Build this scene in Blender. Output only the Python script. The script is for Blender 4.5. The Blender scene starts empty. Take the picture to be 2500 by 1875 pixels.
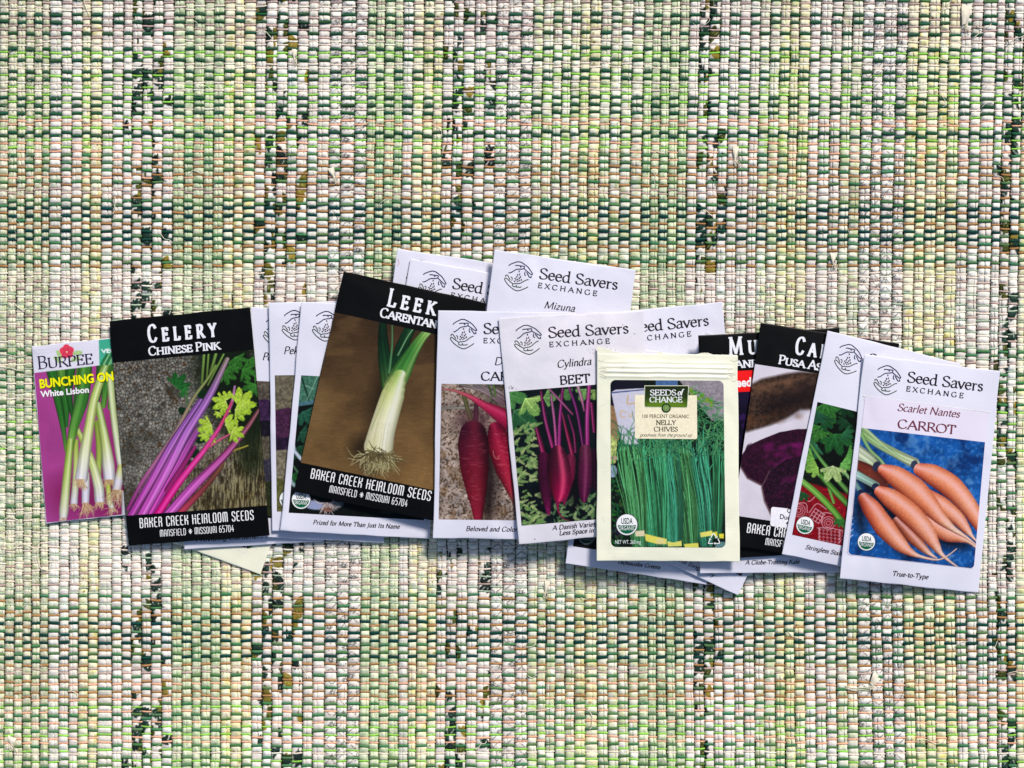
import bpy, math, random
import numpy as np
from math import radians, sin, cos, pi

random.seed(7)
RNG = np.random.default_rng(11)
scene = bpy.context.scene
COL = scene.collection

# ------------------------------------------------------------------ camera, sky, sun, exposure
K = 0.6 / 2500.0          # metres per photograph pixel at the rug's surface
DIST = 0.70               # camera height above the rug's surface
cam_d = bpy.data.cameras.new('camera')
cam_d.sensor_width = 36.0
cam_d.lens = 36.0 * DIST / 0.6
cam_d.clip_start = 0.01
cam_d.clip_end = 100.0
cam = bpy.data.objects.new('camera', cam_d)
cam.location = (0, 0, DIST)
COL.objects.link(cam)
scene.camera = cam

SUN_EL, SUN_AZ = radians(41), radians(28)      # azimuth from +y (top of the picture) towards +x
world = bpy.data.worlds.new('World')
scene.world = world
world.use_nodes = True
wn = world.node_tree.nodes
bg = wn['Background']
sky = wn.new('ShaderNodeTexSky')
sky.sky_type = 'NISHITA'
sky.sun_disc = False
sky.sun_elevation = SUN_EL
sky.sun_rotation = SUN_AZ
world.node_tree.links.new(sky.outputs[0], bg.inputs[0])
bg.inputs[1].default_value = 0.066

sun_d = bpy.data.lights.new('sun', 'SUN')
sun_d.energy = 2.8
sun_d.angle = radians(13)
sun_d.color = (1.0, 0.93, 0.86)
sun = bpy.data.objects.new('sun', sun_d)
sun.rotation_euler = (-(pi / 2 - SUN_EL), 0, -SUN_AZ)
sun.rotation_mode = 'XYZ'
COL.objects.link(sun)
sun.location = (0.3, 0.5, 1.0)

scene.view_settings.view_transform = 'Standard'
scene.view_settings.look = 'None'
scene.view_settings.exposure = 0.55
scene.view_settings.gamma = 1.0
scene.view_settings.use_curve_mapping = False

# ------------------------------------------------------------------ helpers
def lin(c):
    c = np.asarray(c, dtype=np.float64) / 255.0
    return np.where(c <= 0.04045, c / 12.92, ((c + 0.055) / 1.055) ** 2.4)

WHITE_OUT = 0.93          # what a surface of albedo 1 comes out at, so picture colours become albedos
def alb(c, top=0.86, wo=None):
    return np.clip(lin(c) / (wo or WHITE_OUT), 0.003, top)

def xy(px, py, z=0.0):
    s = K * (DIST - np.asarray(z)) / DIST
    return (np.asarray(px) - 1250.0) * s, (937.5 - np.asarray(py)) * s

def mesh_np(name, verts, quads=None, tris=None, mat=None, parent=None, cols=None, smooth=True):
    verts = np.asarray(verts, dtype=np.float32).reshape(-1, 3)
    me = bpy.data.meshes.new(name)
    nq = 0 if quads is None else len(quads)
    nt = 0 if tris is None else len(tris)
    me.vertices.add(len(verts))
    me.vertices.foreach_set('co', verts.ravel())
    loops = []
    if nq: loops.append(np.asarray(quads, dtype=np.int32).ravel())
    if nt: loops.append(np.asarray(tris, dtype=np.int32).ravel())
    loops = np.concatenate(loops)
    me.loops.add(len(loops))
    me.loops.foreach_set('vertex_index', loops)
    me.polygons.add(nq + nt)
    starts = np.concatenate([np.arange(nq, dtype=np.int32) * 4, nq * 4 + np.arange(nt, dtype=np.int32) * 3])
    me.polygons.foreach_set('loop_start', starts.astype(np.int32))
    me.polygons.foreach_set('loop_total', np.concatenate([np.full(nq, 4), np.full(nt, 3)]).astype(np.int32))
    me.polygons.foreach_set('use_smooth', np.full(nq + nt, smooth))
    if cols is not None:
        at = me.color_attributes.new('Col', 'FLOAT_COLOR', 'POINT')
        c4 = np.ones((len(verts), 4), dtype=np.float32)
        c4[:, :3] = cols
        at.data.foreach_set('color', c4.ravel())
    me.update(calc_edges=True)
    if mat: me.materials.append(mat)
    o = bpy.data.objects.new(name, me)
    COL.objects.link(o)
    if parent: o.parent = parent
    return o

def grid_quads(nu, nv, off=0):
    i = np.arange(nu - 1)[None, :] + nu * np.arange(nv - 1)[:, None]
    return np.stack([i, i + 1, i + 1 + nu, i + nu], -1).reshape(-1, 4)[:, ::-1] + off

def empty(name, label, cat, group=None, loc=(0, 0, 0)):
    o = bpy.data.objects.new(name, None)
    o.empty_display_size = 0.02
    o.location = loc
    COL.objects.link(o)
    o['label'] = label
    o['category'] = cat
    if group: o['group'] = group
    return o

def up2(a, h, w):
    """smooth bilinear-cosine upsampling of a small random grid"""
    gh, gw = a.shape
    y = np.linspace(0, gh - 1.001, h); x = np.linspace(0, gw - 1.001, w)
    y0 = y.astype(int); x0 = x.astype(int)
    fy = y - y0; fx = x - x0
    fy = fy * fy * (3 - 2 * fy); fx = fx * fx * (3 - 2 * fx)
    a00 = a[y0][:, x0]; a01 = a[y0][:, x0 + 1]; a10 = a[y0 + 1][:, x0]; a11 = a[y0 + 1][:, x0 + 1]
    fy = fy[:, None]; fx = fx[None, :]
    return (a00 * (1 - fx) + a01 * fx) * (1 - fy) + (a10 * (1 - fx) + a11 * fx) * fy

def fbm(h, w, cell, octs=3, rng=RNG, ax=1.0):
    out = np.zeros((h, w)); amp = 1.0; tot = 0
    for o in range(octs):
        c = max(cell / 2 ** o, 1.0)
        out += amp * up2(rng.random((int(h / c) + 3, int(w / (c * ax)) + 3)), h, w)
        tot += amp; amp *= 0.55
    return out / tot

# ------------------------------------------------------------------ materials
def nodes(m):
    m.use_nodes = True
    return m.node_tree.nodes, m.node_tree.links, m.node_tree.nodes['Principled BSDF']

def mat_attr(name, rough=0.5, spec=0.4, noise=0.0, nscale=800, bump=0.0, bscale=1200, coat=0.0):
    m = bpy.data.materials.new(name)
    N, L, B = nodes(m)
    a = N.new('ShaderNodeAttribute'); a.attribute_name = 'Col'
    out = a.outputs['Color']
    B.inputs['Roughness'].default_value = rough
    B.inputs['Specular IOR Level'].default_value = spec
    B.inputs['Coat Weight'].default_value = coat
    B.inputs['Coat Roughness'].default_value = 0.25
    tc = N.new('ShaderNodeTexCoord')
    if noise:
        n = N.new('ShaderNodeTexNoise'); n.inputs['Scale'].default_value = nscale; n.inputs['Detail'].default_value = 3
        L.new(tc.outputs['Object'], n.inputs['Vector'])
        mr = N.new('ShaderNodeMapRange')
        mr.inputs['From Min'].default_value = 0.3; mr.inputs['From Max'].default_value = 0.7
        mr.inputs['To Min'].default_value = 1 - noise; mr.inputs['To Max'].default_value = 1 + noise
        L.new(n.outputs['Fac'], mr.inputs['Value'])
        mx = N.new('ShaderNodeVectorMath'); mx.operation = 'SCALE'
        L.new(out, mx.inputs[0]); L.new(mr.outputs[0], mx.inputs['Scale'])
        out = mx.outputs[0]
    L.new(out, B.inputs['Base Color'])
    if bump:
        n2 = N.new('ShaderNodeTexNoise'); n2.inputs['Scale'].default_value = bscale; n2.inputs['Detail'].default_value = 4
        L.new(tc.outputs['Object'], n2.inputs['Vector'])
        bp = N.new('ShaderNodeBump'); bp.inputs['Strength'].default_value = bump; bp.inputs['Distance'].default_value = 0.0003
        L.new(n2.outputs['Fac'], bp.inputs['Height']); L.new(bp.outputs[0], B.inputs['Normal'])
    return m

def mat_plain(name, c, rough=0.5, spec=0.4, noise=0.05, nscale=60, bump=0.0, bscale=900, dirt=None):
    """c: display colour 0-255.  Mottled by noise; dirt = (colour, amount) adds faint soiling."""
    m = bpy.data.materials.new(name)
    N, L, B = nodes(m)
    c = alb(c)
    tc = N.new('ShaderNodeTexCoord')
    n = N.new('ShaderNodeTexNoise'); n.inputs['Scale'].default_value = nscale; n.inputs['Detail'].default_value = 5
    L.new(tc.outputs['Object'], n.inputs['Vector'])
    r = N.new('ShaderNodeValToRGB')
    r.color_ramp.elements[0].position = 0.3; r.color_ramp.elements[1].position = 0.7
    r.color_ramp.elements[0].color = (*(c * (1 - noise)), 1)
    r.color_ramp.elements[1].color = (*np.clip(c * (1 + noise), 0, 0.9), 1)
    L.new(n.outputs['Fac'], r.inputs['Fac'])
    out = r.outputs[0]
    if dirt:
        n3 = N.new('ShaderNodeTexNoise'); n3.inputs['Scale'].default_value = 190; n3.inputs['Detail'].default_value = 8
        n3.inputs['Roughness'].default_value = 0.75
        L.new(tc.outputs['Object'], n3.inputs['Vector'])
        r3 = N.new('ShaderNodeValToRGB')
        r3.color_ramp.elements[0].position = 0.62; r3.color_ramp.elements[1].position = 0.72
        r3.color_ramp.elements[0].color = (0, 0, 0, 1); r3.color_ramp.elements[1].color = (dirt[1],) * 3 + (1,)
        L.new(n3.outputs['Fac'], r3.inputs['Fac'])
        mx = N.new('ShaderNodeMix'); mx.data_type = 'RGBA'
        L.new(r3.outputs[0], mx.inputs['Factor']); L.new(out, mx.inputs['A'])
        mx.inputs['B'].default_value = (*alb(dirt[0]), 1)
        out = mx.outputs['Result']
    L.new(out, B.inputs['Base Color'])
    B.inputs['Roughness'].default_value = rough
    B.inputs['Specular IOR Level'].default_value = spec
    if bump:
        n2 = N.new('ShaderNodeTexNoise'); n2.inputs['Scale'].default_value = bscale; n2.inputs['Detail'].default_value = 5
        L.new(tc.outputs['Object'], n2.inputs['Vector'])
        bp = N.new('ShaderNodeBump'); bp.inputs['Strength'].default_value = bump; bp.inputs['Distance'].default_value = 0.0004
        L.new(n2.outputs['Fac'], bp.inputs['Height']); L.new(bp.outputs[0], B.inputs['Normal'])
    return m

M_FABRIC = mat_attr('woven_cotton', rough=0.9, spec=0.12, noise=0.10, nscale=900, bump=0.35, bscale=1500)
M_YARN = mat_attr('cotton_yarn', rough=0.95, spec=0.08, noise=0.22, nscale=1400, bump=0.8, bscale=1600)
M_LOOSE = mat_plain('loose_cotton', (226, 218, 196), rough=0.95, spec=0.1, noise=0.1, nscale=400)
M_GAP_SHADE = mat_plain('gap_shade_dark', (48, 54, 42), rough=1.0, spec=0.05, noise=0.3, nscale=300)  # shade between the strips, put into the sheet's colour
M_PAPER = mat_plain('white_paper', (211, 211, 224), rough=0.42, spec=0.3, noise=0.04, nscale=30, bump=0.1, bscale=500)
M_PAPER_DIRTY = mat_plain('soiled_white_paper', (212, 209, 217), rough=0.5, spec=0.4, noise=0.04, nscale=60, bump=0.25, bscale=260,
                          dirt=((120, 112, 105), 0.55))
M_BLACK = mat_plain('black_printed_paper', (4, 4, 6), rough=0.34, spec=0.16, noise=0.25, nscale=80, bump=0.06, bscale=600)
M_CREAM = mat_plain('cream_foil_pouch', (230, 230, 207), rough=0.33, spec=0.45, noise=0.03, nscale=90, bump=0.22, bscale=170,
                    dirt=((120, 118, 100), 0.5))
M_PRINT = mat_attr('printed_picture', rough=0.36, spec=0.14, noise=0.05, nscale=2500)
INKS = {}
def ink(c, rough=0.5):
    if c not in INKS:
        INKS[c] = mat_plain('printing_ink_%d_%d_%d' % c, c, rough=rough, spec=0.14, noise=0.08, nscale=600)
    return INKS[c]
# ------------------------------------------------------------------ rag rug
RUG_H = 9.5 * K           # thickness of the woven strips; the rug's top lies at z = 0

TOPB = [19,41,61.5,82,102,120,149,174,199.6,220,247.5,274,299.5,321,346,371,396,421.6,449,471,497,
 520,545,570,593,621,646,673,699,723,749,773,802,830,864,893,914,935,959,980,
 1004.5,1030,1054,1077,1102,1126.6,1154,1180,1206,1235,1267,1296,1320,1345,1367,1389,1411,1434,1461,1486,
 1512,1538,1565.5,1586.6,1608,1630,1653,1675,1700,1724,1750.5,1773.5,1798,1825,1848,1872,1897,1921.6,1943.5,1970,1995,
 2022.6,2048,2072,2098,2125,2150,2181,2207,2234,2258,2286,2308,2336,2363,2389,2423,2443,2466,2489]
BOTB = [11,34,55,76,97,117.5,144,168,191,215,238.5,273,297,321,346,369,394,419,444,468,490.5,
 514,538,563,589,614,640,663,689,713,738.5,763,792,822,848,878,902,925,948,972,
 996,1016,1042,1064,1088,1113,1138,1164,1196,1226,1257,1287,1311,1332,1355,1379,1402,1428,1458,1483,
 1508,1534,1558,1582,1603,1626,1648.5,1671,1694,1719,1743,1765.6,1793,1816,1842,1865.5,1892.6,1916,1940,1965,1990.5,
 2017,2042,2068,2094,2128,2156,2180,2207.5,2233,2258,2283,2308.5,2335,2360.5,2386,2411,2434.5,2459,2480]
KINDS = ('MMMMMMm' 'WWYYWWlLLLlSSS' 'SSYYYlLLlLWWDDDSSSSm' 'YYYlLllLDDDPPPPPyYPP' 'PPSSSSSWLLlWWWPPyyYWW' 'WPPDDDDYYYYYWWWlLLy')
KINDS = 'WMW' + 'M' + KINDS[1:] + 'yWPWW'
PADL = 3
topb = np.array([-76, -51, -27, -3] + TOPB + [2512, 2537, 2562, 2588, 2612], float)
botb = np.array([-84, -59, -34, -10] + BOTB + [2504, 2529, 2554, 2580, 2604], float)
NC = len(topb) - 1
KINDS = (KINDS + 'WPWYSW')[:NC]

def edge_x(bt, bb, y):
    """column edge through three measured heights (0, 470, 1670)"""
    y = np.asarray(y, float)
    b0 = bt + 2 + 11 * bt / 2500.0
    l0 = (y - 470) * (y - 1670) / (470.0 * 1670.0)
    l1 = y * (y - 1670) / (470.0 * (470.0 - 1670.0))
    l2 = y * (y - 470) / (1670.0 * (1670.0 - 470.0))
    return b0 * l0 + bt * l1 + bb * l2

# the sequence of warp threads, read down the rug; A and B rows cross alternate columns
Y = {'W': (232, 216, 200), 'T': (186, 160, 150), 'D': (42, 86, 58), 'G': (74, 122, 78), 'L': (140, 200, 78),
     'O': (228, 172, 140), 'B': (166, 124, 78), 'S': (166, 184, 158), 'd': (24, 66, 58)}
YR = {'W': 2.1, 'T': 2.2, 'D': 3.4, 'G': 3.3, 'L': 2.2, 'O': 2.1, 'B': 2.6, 'S': 2.0, 'd': 3.6}
def seq(y0, y1, codes):
    ys = np.linspace(y0, y1, len(codes))
    return list(zip(ys, codes))
ROW_A = (seq(16, 349, 'WDDTTWLDWLWWDDDOLDO') + seq(370, 685, 'OOBBGTBGBGBGGBGBWT') +
         seq(704, 1036, 'TWSWSTWWGSWGGGWGLSW') + seq(1055, 1390, 'DSLWSSGSWSWGSWSWSWW') +
         seq(1407, 1630, 'STSBGBdGBGGGT') + seq(1649, 1874, 'GOBOLGOGOGWLL') + seq(1893, 1968, 'GGWGO'))
ROW_B = (seq(6, 341, 'TWTTDWDLWDDLLLWLODL') + seq(359.5, 693, 'LGGGOBTGddBddBSGSWW')[0:] +
         seq(714.8, 1046, 'STSTWSTSGTSSWSWSSLG') + seq(1066, 1398, 'LSGGGWWGSGWWSWWWSTT') +
         seq(1415, 1640, 'WSGSBGBddBdBT') + seq(1660, 1866, 'BGBGOGLLOLGG') + seq(1884, 1978, 'WGLGWG'))
ROW_A = seq(-60, -2.5, 'DTWG') + ROW_A
ROW_B = seq(-68, -12.5, 'TDWD') + ROW_B

dyfield = (up2(RNG.random((9, 14)), 220, 280) - 0.5) * 7.0
def row_dy(x, y):
    x = np.asarray(x, float); y = np.asarray(y, float)
    r = 5.5 * np.clip((x - 1250) / 1250, 0, 1.2) ** 2
    l = 5.5 * np.clip((1250 - x) / 1250, 0, 1.2) ** 2 * np.clip(y / 1875, 0, 1)
    i = np.clip(((y + 100) / 10).astype(int), 0, 219); j = np.clip(((x + 100) / 10).astype(int), 0, 279)
    return r + l + dyfield[i, j]

# ---- printed cotton cloths, as small tiles the strips are cut from (display colours)
TS = 520
def cloth_base(c, blot=None, amt=0.0, cell=26, streak=0.05):
    t = np.ones((TS, TS, 3)) * np.array(c, float)
    if blot is not None:
        n = fbm(TS, TS, cell, 3)
        m = np.clip((n - 0.52) * 7, 0, 1)[..., None] * amt
        t = t * (1 - m) + np.array(blot, float) * m
    s = fbm(TS, TS, 60, 3, ax=0.06)[..., None] - 0.5
    return t * (1 + streak * 2 * s)
def stamp(t, x, y, rx, ry, ang, c, a=1.0):
    R = int(max(rx, ry) + 2)
    yy, xx = np.mgrid[-R:R + 1, -R:R + 1]
    u = xx * cos(ang) + yy * sin(ang); v = -xx * sin(ang) + yy * cos(ang)
    d = np.sqrt((u / rx) ** 2 + (v / ry) ** 2)
    m = (np.clip((1.0 - d) * min(rx, ry) + 0.5, 0, 1) * a)[..., None]
    ix = (int(x) + xx) % TS; iy = (int(y) + yy) % TS
    t[iy, ix] = t[iy, ix] * (1 - m) + np.array(c, float) * m
def spots(t, n, rmin, rmax, c, a=1.0, el=1.6):
    for _ in range(n):
        r = random.uniform(rmin, rmax)
        stamp(t, random.random() * TS, random.random() * TS, r * random.uniform(1, el), r, random.random() * pi, c, a * random.uniform(.6, 1))
def leaves(t, ng, no):
    for _ in range(no):
        x, y, a = random.random() * TS, random.random() * TS, random.random() * 2 * pi
        c = random.choice([(134, 116, 44), (112, 102, 40), (70, 78, 30), (58, 66, 28)])
        for k in range(random.randint(3, 6)):
            b = a + (k - 2) * 0.55
            stamp(t, x + 13 * cos(b), y + 13 * sin(b), random.uniform(12, 20), random.uniform(5.5, 8.5), b, c)
            stamp(t, x + 13 * cos(b), y + 13 * sin(b), random.uniform(7, 10), 0.9, b, (190, 180, 120), .7)
    for _ in range(ng):
        x, y, a = random.random() * TS, random.random() * TS, random.random() * 2 * pi
        c = random.choice([(30, 52, 44), (34, 58, 46), (26, 40, 36)])
        for k in range(9):
            px, py = x + k * 4.5 * cos(a), y + k * 4.5 * sin(a)
            stamp(t, px, py, 3.4, 1.1, a, c)
            if k % 2:
                for s in (-1, 1):
                    b = a + s * 0.8
                    stamp(t, px + 8 * cos(b), py + 8 * sin(b), random.uniform(7, 10.5), random.uniform(3.2, 4.6), b, c)
            a += random.uniform(-.12, .12)
def stars(t):
    for gx in range(0, TS, 40):
        for gy in range(0, TS, 40):
            ox = gx + (20 if (gy // 40) % 2 else 0)
            for k in range(8):
                b = k * pi / 4 + 0.1
                for r in (4, 7.5):
                    stamp(t, ox + r * cos(b), gy + r * sin(b), 1.25, 1.25, 0, (30, 32, 30), .95)
            for k in range(4):
                b = pi / 4 + k * pi / 2
                for r in (13, 17, 21, 25):
                    stamp(t, ox + r * cos(b), gy + r * sin(b), 1.7, 1.05, b, (40, 42, 38), .9)
            stamp(t, ox + 20, gy, 1.5, 1.5, 0, (50, 52, 50), .9)
def cloth_at(t, x, y):
    x0 = np.floor(x).astype(int); y0 = np.floor(y).astype(int)
    fx = (x - x0)[..., None]; fy = (y - y0)[..., None]
    a = t[y0 % TS, x0 % TS]; b = t[y0 % TS, (x0 + 1) % TS]; c = t[(y0 + 1) % TS, x0 % TS]; d = t[(y0 + 1) % TS, (x0 + 1) % TS]
    return (a * (1 - fx) + b * fx) * (1 - fy) + (c * (1 - fx) + d * fx) * fy
CL = {}
CL['W'] = cloth_base((227, 219, 208), (204, 208, 188), .5, 30)
CL['m'] = cloth_base((220, 216, 206), (196, 204, 178), .7, 18, .08)
CL['M'] = cloth_base((214, 212, 188), (178, 188, 142), .7, 14, .14)
CL['S'] = cloth_base((208, 214, 182), (172, 190, 146), .8, 12, .13)
CL['P'] = cloth_base((222, 221, 202), (186, 194, 144), .75, 22, .06)
CL['Y'] = cloth_base((230, 223, 192), (214, 209, 152), .7, 24, .07)
CL['y'] = cloth_base((224, 220, 188), (204, 206, 142), .8, 18, .07)
CL['L'] = cloth_base((227, 219, 208)); CL['l'] = cloth_base((227, 219, 208))
CL['D'] = cloth_base((227, 220, 209), None, 0, 30, .05)
spots(CL['P'], 90, 3, 7, (158, 170, 128), .55)
spots(CL['Y'], 130, 1.6, 3.6, (118, 104, 44), .9); spots(CL['Y'], 60, 5, 10, (190, 178, 84), .5)
spots(CL['y'], 80, 1.5, 3.2, (126, 118, 60), .8)
spots(CL['S'], 160, 2, 5, (140, 164, 128), .45)
spots(CL['M'], 90, 2, 5, (128, 134, 104), .4)
leaves(CL['L'], 48, 34); leaves(CL['l'], 14, 12)
stars(CL['D'])

def build_rug():
    root = empty('rag_rug', 'pale green and cream woven rag rug lying under all the seed packets', 'rug')
    NV = 1110
    ys = np.linspace(-72, 1948, NV)
    NU = 15
    V = []; Cc = []; Q = []; off = 0
    rows = {0: ROW_A, 1: ROW_B}
    colinfo = []
    for c in range(NC):
        k = KINDS[c]
        par = (c - PADL) % 2
        xl = edge_x(topb[c], botb[c], ys); xr = edge_x(topb[c + 1], botb[c + 1], ys)
        wob = (up2(RNG.random((2, NV // 14)), 2, NV)[0] - .5) * 2.6
        xc = (xl + xr) / 2 + wob; w = xr - xl - 0.7
        ry = np.array([y for y, _ in rows[par]])
        ry = ry + row_dy(np.full(len(ry), xc.mean()), ry)
        ry = np.sort(ry)
        idx = np.clip(np.searchsorted(ry, ys), 1, len(ry) - 1)
        d = np.minimum(np.abs(ys - ry[idx - 1]), np.abs(ys - ry[idx]))
        pinch = np.exp(-(d / 3.5) ** 2)
        lift = 0.74 + 0.42 * up2(RNG.random((2, NV // 9)), 2, NV)[0]
        h = RUG_H * (1.0 - 0.46 * pinch) * np.minimum(lift, 1.06)
        w = w * (1 - 0.06 * pinch) * (0.94 + 0.09 * up2(RNG.random((2, NV // 12)), 2, NV)[0])
        cu = random.uniform(-.35, .45)
        e = np.linspace(0, 1, 7)
        ul = -1 + (cu - .075 + 1) * (0.55 * e + 0.45 * e ** 1.9)
        ur = 1 - (1 - cu - .075) * (0.55 * e[::-1] + 0.45 * e[::-1] ** 1.9)
        u = np.concatenate([ul, [cu], ur])
        p = random.uniform(2.5, 3.8)
        prof = (1 - np.abs(u) ** p * 0.999) ** 0.55
        z = h[:, None] * prof[None, :]
        need = {'W': .5, 'm': .45, 'M': .35, 'S': .35, 'P': .5, 'Y': .5, 'y': .45, 'L': .55, 'l': .5, 'D': .62}[k]
        on = np.clip((up2(RNG.random((2, 26)), 2, NV)[0] - need) * 9, 0, 1) * random.choice([1, 1, .9, .8])
        z[:, 7] -= on * h * 0.62
        z[:, 6] -= on * h * 0.05; z[:, 8] -= on * h * 0.08
        rough = {'M': .17, 'S': .12, 'm': .12}.get(k, .06)
        nz = (fbm(NV, NU * 4, 7, 2)[:, ::4][:, :NU] - .5) * 2
        z = z * (1 + rough * nz)
        x = xc[:, None] + u[None, :] * (w / 2)[:, None]
        yy = np.repeat(ys[:, None], NU, 1) + nz * .5
        # colour from the cloth
        ox, oy = random.randrange(TS), random.randrange(TS)
        fold = random.choice([1.0, 1.1, 1.3])
        tx = u[None, :] * 12 * fold + ox + 6 * np.sin(ys / 140 + c)[:, None]
        ty = ys[:, None] * 1.0 + oy + 0 * u[None, :]
        col = cloth_at(CL[k], tx, ty)
        if on.max() > 0:                                  # the folded-over half shows another bit of the cloth
            m = (on > .5)[:, None] & (u > cu)[None, :]
            col = np.where(m[..., None], cloth_at(CL[k], tx + 83, ty + 157), col)
        tone = 1 + 0.10 * (up2(RNG.random((2, 40)), 2, NV)[0] - .5)[:, None, None]
        col = col * tone
        zz = z - RUG_H
        X, Yw = xy(x, yy, zz)
        V.append(np.stack([X, Yw, zz], -1).reshape(-1, 3))
        Cc.append(alb(np.clip(col, 0, 255), .86, .9).reshape(-1, 3))
        Q.append(grid_quads(NU, NV, off)); off += NU * NV
        colinfo.append((par, xl, xr, wob))
    mesh_np('fabric_weave', np.concatenate(V), np.concatenate(Q), mat=M_FABRIC, parent=root, cols=np.concatenate(Cc))
    # ---- warp threads: a short arch over every second strip
    NS, NR = 9, 7
    s = np.array([-1, -.9, -.74, -.4, 0, .4, .74, .9, 1.0])
    ang = np.arange(NR) * 2 * pi / NR
    V = []; Cc = []; Q = []; off = 0
    gi = np.arange(NS - 1)[:, None] * NR
    gj = np.arange(NR)[None, :]
    q1 = np.stack([gi + gj, gi + (gj + 1) % NR, gi + NR + (gj + 1) % NR, gi + NR + gj], -1).reshape(-1, 4)
    for c in range(NC):
        par, xl, xr, wob = colinfo[c]
        for y0, code in rows[par]:
            if y0 < -66 or y0 > 1940: continue
            xa = np.interp(y0, ys, xl + wob); xb = np.interp(y0, ys, xr + wob)
            yc = y0 + float(row_dy((xa + xb) / 2, y0)) + random.uniform(-.9, .9)
            r = YR[code] * random.uniform(.88, 1.12) * 1.08
            tilt = random.uniform(-1.2, 1.2)
            px = (xa + xb) / 2 + s * ((xb - xa) / 2 + 0.9)
            py = yc + 0.9 * (1 - s * s) + tilt * s + RNG.normal(0, .12, NS)
            pz = -RUG_H + RUG_H * 0.54 * (1 - np.abs(s) ** 5 * .97) ** .7 + r * K * 0.62
            ra = r * (1 - .3 * np.abs(s) ** 6)
            ring_y = py[:, None] + ra[:, None] * np.cos(ang)[None, :]
            ring_z = pz[:, None] + ra[:, None] * K * 0.9 * np.sin(ang)[None, :]
            ring_x = np.repeat(px[:, None], NR, 1)
            X, Yw = xy(ring_x, ring_y, ring_z)
            V.append(np.stack([X, Yw, ring_z], -1).reshape(-1, 3))
            cc = np.array(Y[code], float) * random.uniform(.93, 1.06)
            if code in 'DGd': cc = cc * np.array([random.uniform(.85, 1.25), 1, random.uniform(.9, 1.1)])
            Cc.append(np.tile(alb(np.clip(cc, 0, 250)), (NS * NR, 1)))
            Q.append(q1 + off); off += NS * NR
    wt = mesh_np('warp_threads', np.concatenate(V), np.concatenate(Q), mat=M_YARN, parent=root, cols=np.concatenate(Cc))
    wt['kind'] = 'stuff'
    # ---- sheet under the strips, coloured dark to stand in for shade in the gaps
    x0, y0 = xy(-84, -72); x1, y1 = xy(2604, 1948)
    zb = -RUG_H - 0.0003
    mesh_np('gap_shade_sheet', [(x0, y1, zb), (x1, y1, zb), (x1, y0, zb), (x0, y0, zb)], [(0, 1, 2, 3)], mat=M_GAP_SHADE, parent=root, smooth=False)
    return root

def tube_mesh(paths, nr=5):
    V = []; Q = []; off = 0
    ang = np.arange(nr) * 2 * pi / nr
    for pts, r in paths:
        P = np.asarray(pts, float); n = len(P)
        T = np.gradient(P, axis=0); T /= np.linalg.norm(T, axis=1)[:, None] + 1e-9
        up = np.array([0, 0, 1.0]); N1 = np.cross(T, up); N1 /= np.linalg.norm(N1, axis=1)[:, None] + 1e-9
        N2 = np.cross(N1, T)
        R = P[:, None] + r * (np.cos(ang)[None, :, None] * N1[:, None] + np.sin(ang)[None, :, None] * N2[:, None])
        V.append(R.reshape(-1, 3))
        gi = np.arange(n - 1)[:, None] * nr; gj = np.arange(nr)[None, :]
        Q.append(np.stack([gi + gj, gi + (gj + 1) % nr, gi + nr + (gj + 1) % nr, gi + nr + gj], -1).reshape(-1, 4) + off)
        off += n * nr
    return np.concatenate(V), np.concatenate(Q)

def catmull(P, n):
    P = np.asarray(P, float)
    if len(P) == 2:
        t = np.linspace(0, 1, n)[:, None]
        return P[0] * (1 - t) + P[1] * t
    E = np.vstack([2 * P[0] - P[1], P, 2 * P[-1] - P[-2]])
    t = np.linspace(0, len(P) - 1 - 1e-6, n); i = t.astype(int); f = (t - i)[:, None]
    a, b, c, d = E[i], E[i + 1], E[i + 2], E[i + 3]
    return 0.5 * (2 * b + (c - a) * f + (2 * a - 5 * b + 4 * c - d) * f ** 2 + (3 * b - a - 3 * c + d) * f ** 3)

def thread_path(p, r=0.9, zs=(1.0, 2.5)):
    n = max(12, len(p) * 7)
    P = catmull(p, n)
    z = (zs[0] + (zs[1] - zs[0]) * up2(RNG.random((2, 6)), 2, n)[0]) * K
    z[0] = z[-1] = -1.5 * K
    X, Yw = xy(P[:, 0], P[:, 1], z)
    return np.stack([X, Yw, z], -1), r * K

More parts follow.
